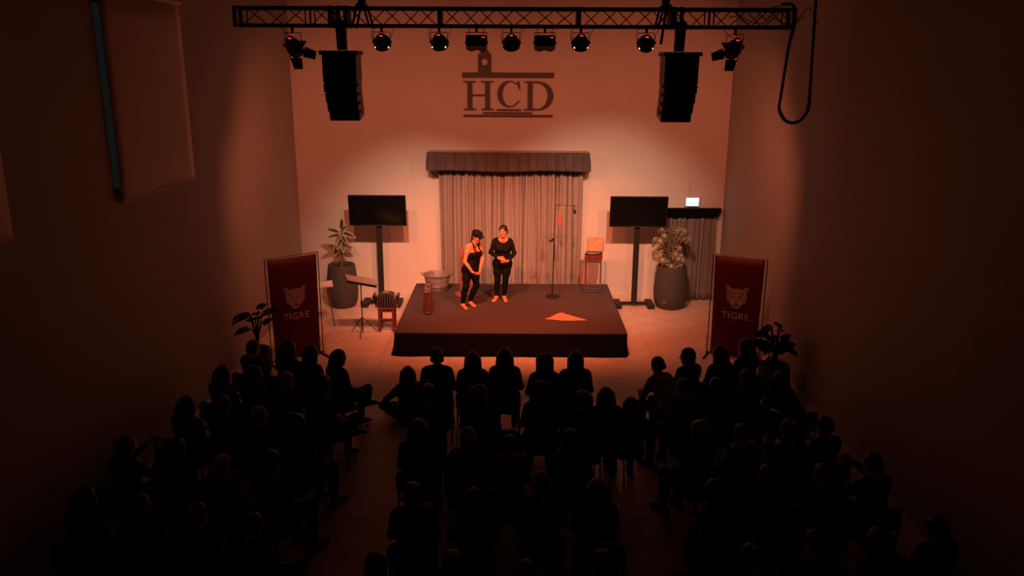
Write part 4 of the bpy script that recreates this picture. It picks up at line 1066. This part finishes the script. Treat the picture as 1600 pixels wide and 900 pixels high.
cap_p = ([ell(hc+U*.062-F*.012, V(.098, .118, .055), 'cap', .02, capA), ell(hc+U*.045-F*.02, V(.087, .104, .05), 'cap', .02, capA), ell(hc+U*.040+F*.10, V(.066, .062, .012), 'cap', .018, capA)], [])
b0 = hc-F*.055+R*.055-U*.05; braid = [b0, b0-U*.07+R*.015, V(b0[0], b0[1], 1.30)+R*.03+f1*.03, V(b0[0], b0[1], 1.24)+R*.03+f1*.09, V(b0[0], b0[1], 1.17)+R*.02+f1*.12]
bp = spline(braid, 3); braid_p = ([ell(p+R*(.006 if i % 2 else -.006), V(.018, .017, .020)*(1-.3*i/len(bp)), 'hair', .004) for i, p in enumerate(bp)], [])
performer('person', 'barefoot performer in black vest top and flat cap leaning forward on stage', (-0.905, 15.66, SZ), J1, ex,
          [('vest_top', vest, .006, M_top), ('leggings', lambda t_, p: (t_ in ('thigh', 'shin') and p[2] > .10) or (t_ == 'pelvis' and p[2] <= .86) or (t_ == 'foot' and p[2] > .095), .005, M_legg)],
          [('hair', P_h1, M_hair), ('flat_cap', cap_p, M_capm), ('braid', braid_p, M_hair)])

# second performer: long sleeves, hands held in front of the waist
f2 = unit(V(-0.12, -1, 0)); r2 = V(f2[1], -f2[0], 0); ax2 = head_axes(V(-.25, -1, 0), 0.10, 0.04)
J2 = dict(f=f2, N=V(.01, -.01, 1.275), C=V(.0, -.01, 1.08), W=V(-.005, .0, .90), HR=V(-.01, .0, .76)+r2*.098, HL=V(-.01, 0, .76)-r2*.098,
          SR=V(.0, -.01, 1.225)+r2*.150, SL=V(.0, -.01, 1.225)-r2*.150, head=V(.012, -.05, 1.445), haxes=ax2,
          ER=V(-.24, -.03, 1.01), WrR=V(-.075, -.205, .93), EL=V(.235, -.03, .995), WrL=V(.105, -.19, .865),
          KR=V(-.105, -.035, .43), AR=V(-.125, .02, .078), KL=V(.055, -.035, .43), AL=V(.03, .02, .078), calfback=f2)
toeR, toeL = J2['AR']+V(-.07, -.17, 0), J2['AL']+V(.05, -.17, 0)
ex = hand_prims(J2['WrR'], V(.86, -.25, -.22), V(0.1, .8, -.6), 1, (15, 30, 25))+hand_prims(J2['WrL'], V(-.85, -.25, -.30), V(-.1, .7, .7), -1, (12, 25, 20))
ex += foot_prims(J2['AR'], toeR)+foot_prims(J2['AL'], toeL)
def jersey(t_, p):
    if t_ == 'pelvis': return p[2] > .74
    if t_ == 'torso':
        return np.linalg.norm(p-V(.01, -.055, 1.31)) > .098
    return t_ in ('uparm', 'forearm') and np.min([np.linalg.norm(p-J2['WrR']), np.linalg.norm(p-J2['WrL'])]) > .03
P_h2 = hair_parts('short', J2['head'], ax2)
performer('person', 'barefoot performer in black long-sleeved top standing upright before the curtain', (-0.245, 16.13, SZ), J2, ex,
          [('long_sleeved_top', jersey, .008, M_top), ('leggings', lambda t_, p: (t_ in ('thigh', 'shin') and p[2] > .105) or (t_ == 'pelvis' and p[2] <= .86) or (t_ == 'foot' and p[2] > .10), .005, M_legg)],
          [('hair', P_h2, M_hair)])

# ---- audience
CHAIR = {}
def chair_parts():
    g = []
    for u in np.linspace(-1, 1, 9):
        col = []
        for v in np.linspace(0, 1, 8):
            w = 0.225*(1 if v < 0.55 else math.sqrt(max(0.0, 1-((v-0.55)/0.46)**2))*0.75+0.25)
            col.append((u*w, -0.215-0.07*v+0.05*(u*u), 0.54+0.33*v-(0.02*u*u*v)))
        g.append(col)
    CHAIR['backrest'] = MB().sheet(g, 0.018).build('backrest', M_shell, None, True)
    CHAIR['seat'] = MB().rbox((0, 0, 0.445), (0.44, 0.42, 0.035), 0.06).build('seat', M_shell)
    for i, (sx, sy) in enumerate(((-1, -1), (1, -1), (-1, 1), (1, 1))):
        top = V(sx*0.19, sy*0.17, 0.43); 
        pts = [V(sx*0.21, sy*0.22, 0.0), top] if sy > 0 else [V(sx*0.21, -0.25, 0.0), V(sx*0.205, -0.19, 0.43), V(sx*0.20, -0.235, 0.66)]
        CHAIR['leg%d' % i] = MB().tube(pts, 0.011, 6).build('leg', M_blackm)
    CHAIR['rim'] = MB().tube(spline([g[0][4]]+[g[i][7] for i in range(0, 9, 2)]+[g[8][4]], 4), 0.009, 6).build('back_rim', M_steel, None, True)
chair_parts()
chair_used = False
def place_chair(x, y, a, label):
    global chair_used
    t = thing('stacking_chair', label, 'chair', (x, y, 0), a, 'black audience chairs')
    for k, o in CHAIR.items():
        if chair_used: o = o.copy(); COL.objects.link(o)
        o.parent = t
    chair_used = True

BODY, HAIR = {}, {}
def seated(kind):
    fw = V(0, 1, 0); hp = dict(up=(0, 0.05, 0), lean=(0, 0.25, 0), turnb=(0.75, 0.05, 0), turnd=(-0.75, 0.05, 0), phone=(0, 0.0, 0), floor=(0.2, 0.2, 0), cross=(0.15, 0.1, 0))[kind]
    hf = V(math.sin(-hp[0])*-1, math.cos(hp[0]), 0); ax = head_axes(hf, hp[1])
    J = dict(f=fw, HL=V(-.09, 0, .545), HR=V(.09, 0, .545), W=V(0, -.02, .73), C=V(0, -.01, .90), SL=V(-.150, -.01, .965), SR=V(.150, -.01, .965), N=V(0, .0, 1.03), head=V(0, .035, 1.172), haxes=ax,
             EL=V(-.215, .05, .73), ER=V(.215, .05, .73), WrL=V(-.12, .25, .645), WrR=V(.12, .25, .645), KL=V(-.11, .44, .51), KR=V(.11, .44, .51), AL=V(-.12, .42, .10), AR=V(.12, .42, .10), calfback=fw)
    dL, dR = V(.75, .6, -.15), V(-.75, .6, -.15)
    if kind == 'lean':
        for k in ('C', 'SL', 'SR', 'N', 'head'): J[k] = J[k]+V(0, .16 if k == 'C' else .24, -.03 if k == 'C' else -.07)
        J['EL'], J['ER'] = V(-.2, .33, .66), V(.2, .33, .66); J['WrL'], J['WrR'] = V(-.07, .5, .66), V(.07, .5, .66)
    if kind == 'phone':
        J['ER'] = V(.26, .16, .84); J['WrR'] = V(.10, .34, 1.02); J['EL'] = V(-.26, .16, .84); J['WrL'] = V(-.10, .34, 1.02); dL, dR = V(.45, .5, .7), V(-.45, .5, .7)
    if kind == 'cross':
        J['KR'] = V(.02, .46, .60); J['AR'] = V(-.20, .60, .30)
    if kind == 'floor':
        for k in ('HL', 'HR', 'W', 'C', 'SL', 'SR', 'N', 'head'): J[k] = J[k]-V(0, 0, .43)
        J['KL'], J['KR'] = V(-.33, .26, .20), V(.33, .26, .20); J['AL'], J['AR'] = V(.12, .34, .10), V(-.12, .40, .10)
        J['EL'], J['ER'] = V(-.33, .04, .38), V(.30, .06, .36); J['WrL'], J['WrR'] = V(-.28, .26, .26), V(.26, .26, .26); dL, dR = V(.2, .9, -.3), V(-.2, .9, -.3)
    P = body_prims(J, bust=0.05, wl=1.08)
    P += hand_prims(J['WrL'], dL, V(0.2, .2, -1), 1, (20, 30, 20))+hand_prims(J['WrR'], dR, V(-0.2, .2, -1), -1, (20, 30, 20))
    for sd, sx in (('L', -1), ('R', 1)):
        fd = V(sx*.15, 1, 0) if kind != 'floor' else V(-sx*1, .5, 0)
        P += foot_prims(J['A'+sd]-V(0, 0, 0) if kind in ('cross', 'floor') else J['A'+sd], J['A'+sd]+fd, kind in ('cross', 'floor'))
    v, q = grow(P, 0.0125); N = normals(v, q); tg = tags_of(v, P)
    mk = lambda *s: np.isin(tg.astype(str), s)
    b = dict(body=np_mesh('person', v, q, M_skin2), top=cloth_mesh('sweater', v, q, N, mk('torso', 'uparm', 'forearm', 'pelvis'), .013, M_top),
             trousers=cloth_mesh('trousers', v, q, N, mk('pelvis', 'thigh', 'shin'), .010, M_legg), shoes=[cloth_mesh('shoe', v, q, N, mk('foot') & ((np.linalg.norm(v-J['AL'], axis=1) < np.linalg.norm(v-J['AR'], axis=1)) == lf), .006, M_blackm) for lf in (True, False)], head=J['head'], ax=ax)
    BODY[kind] = b; return b
def get_hair(kind, bk):
    if (kind, bk) not in HAIR:
        P2, cv = hair_parts(kind, BODY[bk]['head'], BODY[bk]['ax']); v2, q2 = grow(P2, 0.011, cv); HAIR[(kind, bk)] = np_mesh('hair', v2, q2, M_hair)
    return HAIR[(kind, bk)]
TOPS = {'black': M_top, 'navy': mat('navy wool', (0.010, 0.012, 0.022), 0.85), 'charcoal': mat('charcoal wool', (0.03, 0.03, 0.032), 0.85), 'brown': mat('brown wool', (0.06, 0.035, 0.022), 0.85),
        'maroon': mat('maroon wool', (0.06, 0.012, 0.012), 0.85), 'beige': mat('beige cotton', (0.30, 0.24, 0.18), 0.85), 'grey': mat('grey cotton', (0.10, 0.095, 0.09), 0.85)}
HAIRM = {'dark': M_hair, 'brown': M_hairb, 'grey': M_hairg}
HWORD = {'long': 'long %s hair', 'short': 'short %s hair', 'bob': '%s bobbed hair', 'curly': 'curly %s hair', 'bun': 'bunned %s hair', 'pony': 'ponytailed %s hair'}
def set_mat(o, m):
    o.material_slots[0].link = 'OBJECT'; o.material_slots[0].material = m
def audience(x, y, a, kind, hair, hcol, top, where, scale=1.0, chair=True, dx=0.0, noun='person'):
    if kind not in BODY: seated(kind)
    b = BODY[kind]
    o = link('person', b['body'], None, (x, y, 0.0), (0, 0, a)); o.scale = (scale, scale, scale)
    tag(o, '%s with %s in %s, %s' % (noun, HWORD[hair] % hcol, top, where), 'person', 'seated audience')
    h = link('hair', get_hair(hair, kind), o); set_mat(h, HAIRM[hcol])
    s = link('sweater', b['top'], o); set_mat(s, TOPS[top])
    link('trousers', b['trousers'], o); [link('shoe', m_, o) for m_ in b['shoes']]
    if chair: place_chair(x, y, a, 'black chair under the audience member, %s' % where)
    return o
ORD = ['first', 'second', 'third', 'fourth', 'fifth', 'sixth', 'seventh', 'eighth']
ROWN = ['front row', 'row two', 'row three', 'row four', 'row five', 'row six']
rr = random.Random(21)
kinds_h = ['long', 'long', 'short', 'short', 'bob', 'curly', 'bun', 'pony']
def pick(): return (rr.choice(['up', 'up', 'up', 'lean', 'turnb', 'turnd']), rr.choice(kinds_h), rr.choice(['dark', 'dark', 'dark', 'brown', 'grey']), rr.choice(['black', 'black', 'navy', 'charcoal', 'black', 'brown', 'maroon']))
D2R = math.radians
# rows as (x, y, facing degrees, fixed look or None); y, x are the head positions
ROWS = {
 'blind-side block': [
   [(-3.72, 11.16, -30, ('up', 'short', 'dark', 'brown')), (-3.18, 11.05, -32, ('up', 'long', 'dark', 'black')), (-2.82, 10.86, -34, ('up', 'bob', 'dark', 'charcoal')), (-2.41, 10.72, -46, ('cross', 'long', 'dark', 'black'))],
   [(-3.80, 10.12, -28, ('up', 'long', 'dark', 'navy')), (-3.36, 10.02, -30, ('turnb', 'bob', 'dark', 'black')), (-2.88, 9.80, -32, ('up', 'short', 'grey', 'charcoal')), (-2.40, 9.72, -45, ('cross', 'curly', 'dark', 'brown'))],
   [(-3.86, 9.06, -26, ('up', 'long', 'dark', 'black')), (-3.45, 9.12, -26, ('up', 'short', 'brown', 'navy')), (-2.95, 8.84, -28, ('turnb', 'short', 'grey', 'black')), (-2.43, 8.55, -30, ('up', 'curly', 'dark', 'black'))],
   [(-4.08, 7.95, -24, ('phone', 'short', 'dark', 'navy')), (-3.52, 7.9, -24, None), (-3.0, 7.75, -26, None), (-2.45, 7.6, -28, None)],
   [(-3.95, 6.85, -22, None), (-3.40, 6.75, -22, None), (-2.85, 6.65, -24, None), (-2.30, 6.5, -26, ('up', 'short', 'brown', 'black'))]],
 'centre block': [
   [(-1.06, 10.72, 0, ('up', 'short', 'dark', 'black')), (-0.57, 10.70, 0, ('up', 'long', 'dark', 'black')), (-0.13, 10.75, -2, ('up', 'long', 'dark', 'navy')), (0.41, 10.60, 3, ('up', 'curly', 'brown', 'black')), (0.83, 10.62, 2, ('up', 'bob', 'dark', 'maroon'))],
   [(-1.05, 9.42, 0, ('up', 'bun', 'brown', 'black')), (-0.42, 9.43, -5, ('turnb', 'long', 'brown', 'maroon')), (0.33, 9.52, 0, ('up', 'curly', 'dark', 'black')), (0.82, 9.28, 4, ('turnd', 'short', 'dark', 'navy'))],
   [(-1.05, 8.40, -3, ('up', 'long', 'dark', 'black')), (-0.50, 8.25, 0, None), (-0.05, 8.20, 0, ('lean', 'short', 'dark', 'charcoal')), (0.62, 8.25, 2, ('turnb', 'short', 'dark', 'black'))],
   [(-0.95, 7.00, 0, ('up', 'short', 'brown', 'black')), (-0.38, 7.05, 0, ('lean', 'bob', 'dark', 'black')), (0.27, 7.18, 0, ('up', 'short', 'brown', 'navy')), (0.80, 7.22, 2, ('lean', 'long', 'dark', 'black'))],
   [(-1.11, 5.88, 0, ('up', 'short', 'dark', 'navy')), (-0.50, 5.95, 0, None), (0.10, 5.9, 0, ('lean', 'short', 'dark', 'black')), (0.72, 5.95, 0, None)]],
 'doorway-side block': [
   [(1.96, 10.66, 36, ('lean', 'short', 'dark', 'beige')), (2.40, 10.85, 34, ('turnd', 'bob', 'dark', 'brown')), (2.86, 10.95, 32, ('up', 'long', 'brown', 'charcoal')), (3.30, 11.22, 30, ('up', 'curly', 'dark', 'black'))],
   [(2.10, 9.62, 34, ('up', 'short', 'dark', 'maroon')), (2.55, 9.80, 32, ('up', 'long', 'dark', 'black')), (3.0, 10.02, 30, ('up', 'short', 'dark', 'black')), (3.46, 10.12, 28, ('lean', 'bob', 'dark', 'black'))],
   [(2.05, 8.45, 30, None), (2.55, 8.55, 28, ('lean', 'short', 'brown', 'black')), (3.03, 8.42, 26, ('up', 'bun', 'brown', 'black')), (3.50, 8.62, 24, ('up', 'short', 'dark', 'navy'))],
   [(1.95, 7.25, 26, None), (2.48, 7.35, 24, None), (3.05, 7.42, 22, ('up', 'short', 'brown', 'black')), (3.62, 7.62, 22, ('phone', 'short', 'dark', 'navy'))],
   [(2.0, 6.15, 22, None), (2.55, 6.2, 22, None), (3.12, 6.3, 20, None), (3.72, 6.5, 18, ('up', 'short', 'dark', 'black'))]]}
HEAD_FWD = 0.035
phones = []
for blk, rows in ROWS.items():
    for ri, row in enumerate(rows):
        for ci, (x, y, deg, look) in enumerate(row):
            if look is None: look = pick()
            a = D2R(deg); off = HEAD_FWD+(0.24 if look[0] == 'lean' else 0)
            px, py = x+math.sin(a)*off, y-math.cos(a)*off
            audience(px, py, a, *look, '%s, %s, %s from blind wall' % (blk, ROWN[ri], ORD[ci]) , scale=rr.uniform(0.98, 1.03))
            if look[0] == 'phone': phones.append((px, py, a, blk))
for px, py, a, blk in phones:
    t = thing('mobile_phone', 'dark phone held up by the audience member in the %s' % blk, 'phone', tuple(V(px, py, 1.085)+rz(a)@V(0, .42, 0)), a)
    MB().rbox((0, 0, 0), (0.155, 0.075, 0.009), 0.01, rx(PI/2)).build('phone_case', M_plast, t)
    MB().box((0, -0.0052, 0), (0.145, 0.0012, 0.066)).build('phone_screen', M_screen, t)
audience(-1.53, 11.2, D2R(20), 'floor', 'long', 'dark', 'black', 'sitting on the floor beside the centre block', chair=False)
audience(1.13, 9.45, D2R(5), 'up', 'long', 'brown', 'black', 'end of the second row in the centre block', scale=0.98)
audience(1.42, 9.30, D2R(5), 'up', 'bob', 'dark', 'navy', 'squeezed in beside the centre block end', scale=0.93, chair=False, noun='smaller person')
place_chair(-0.12, 9.45-1.05+0.35+0.6, 0, 'empty black chair in the gap of the centre block second row')

# ---- odd things along the walls
t = thing('round_stool', 'round black padded stool with a bright rim next to the wall plant', 'stool', (3.80, 12.72, 0))
MB().lathe([(0.13, 0.47), (0.155, 0.475), (0.16, 0.50), (0.155, 0.55), (0.12, 0.585), (0.0, 0.59)], 24).build('seat', M_black, t, True)
MB().lathe([(0.135, 0.44), (0.158, 0.445), (0.158, 0.465), (0.135, 0.47)], 24).build('rim', M_chrome, t, 40)
for k in range(4):
    a = PI/4+k*PI/2; MB().tube([(0.09*math.cos(a), 0.09*math.sin(a), 0.45), (0.17*math.cos(a), 0.17*math.sin(a), 0.0)], 0.010, 6).build('leg', M_blackm, t)
t = thing('leaning_panel', 'pale rounded panel with a dark frame leaning on the wall under the blinds', 'panel', (-4.52, 9.02, 0), math.radians(-70))
MB().rbox((0, 0, 0.36), (0.46, 0.70, 0.05), 0.09, rx(PI/2+0.10)).build('panel_board', M_white, t)
fp = [rx(0.10)@V(x, -0.04, z)+V(0, 0, 0.36) for x, z in ((-0.12, -0.18), (-0.12, 0.30), (0.14, 0.30), (0.14, -0.18), (-0.12, -0.18))]
MB().tube(fp, 0.014, 6).build('dark_frame', M_blackm, t)
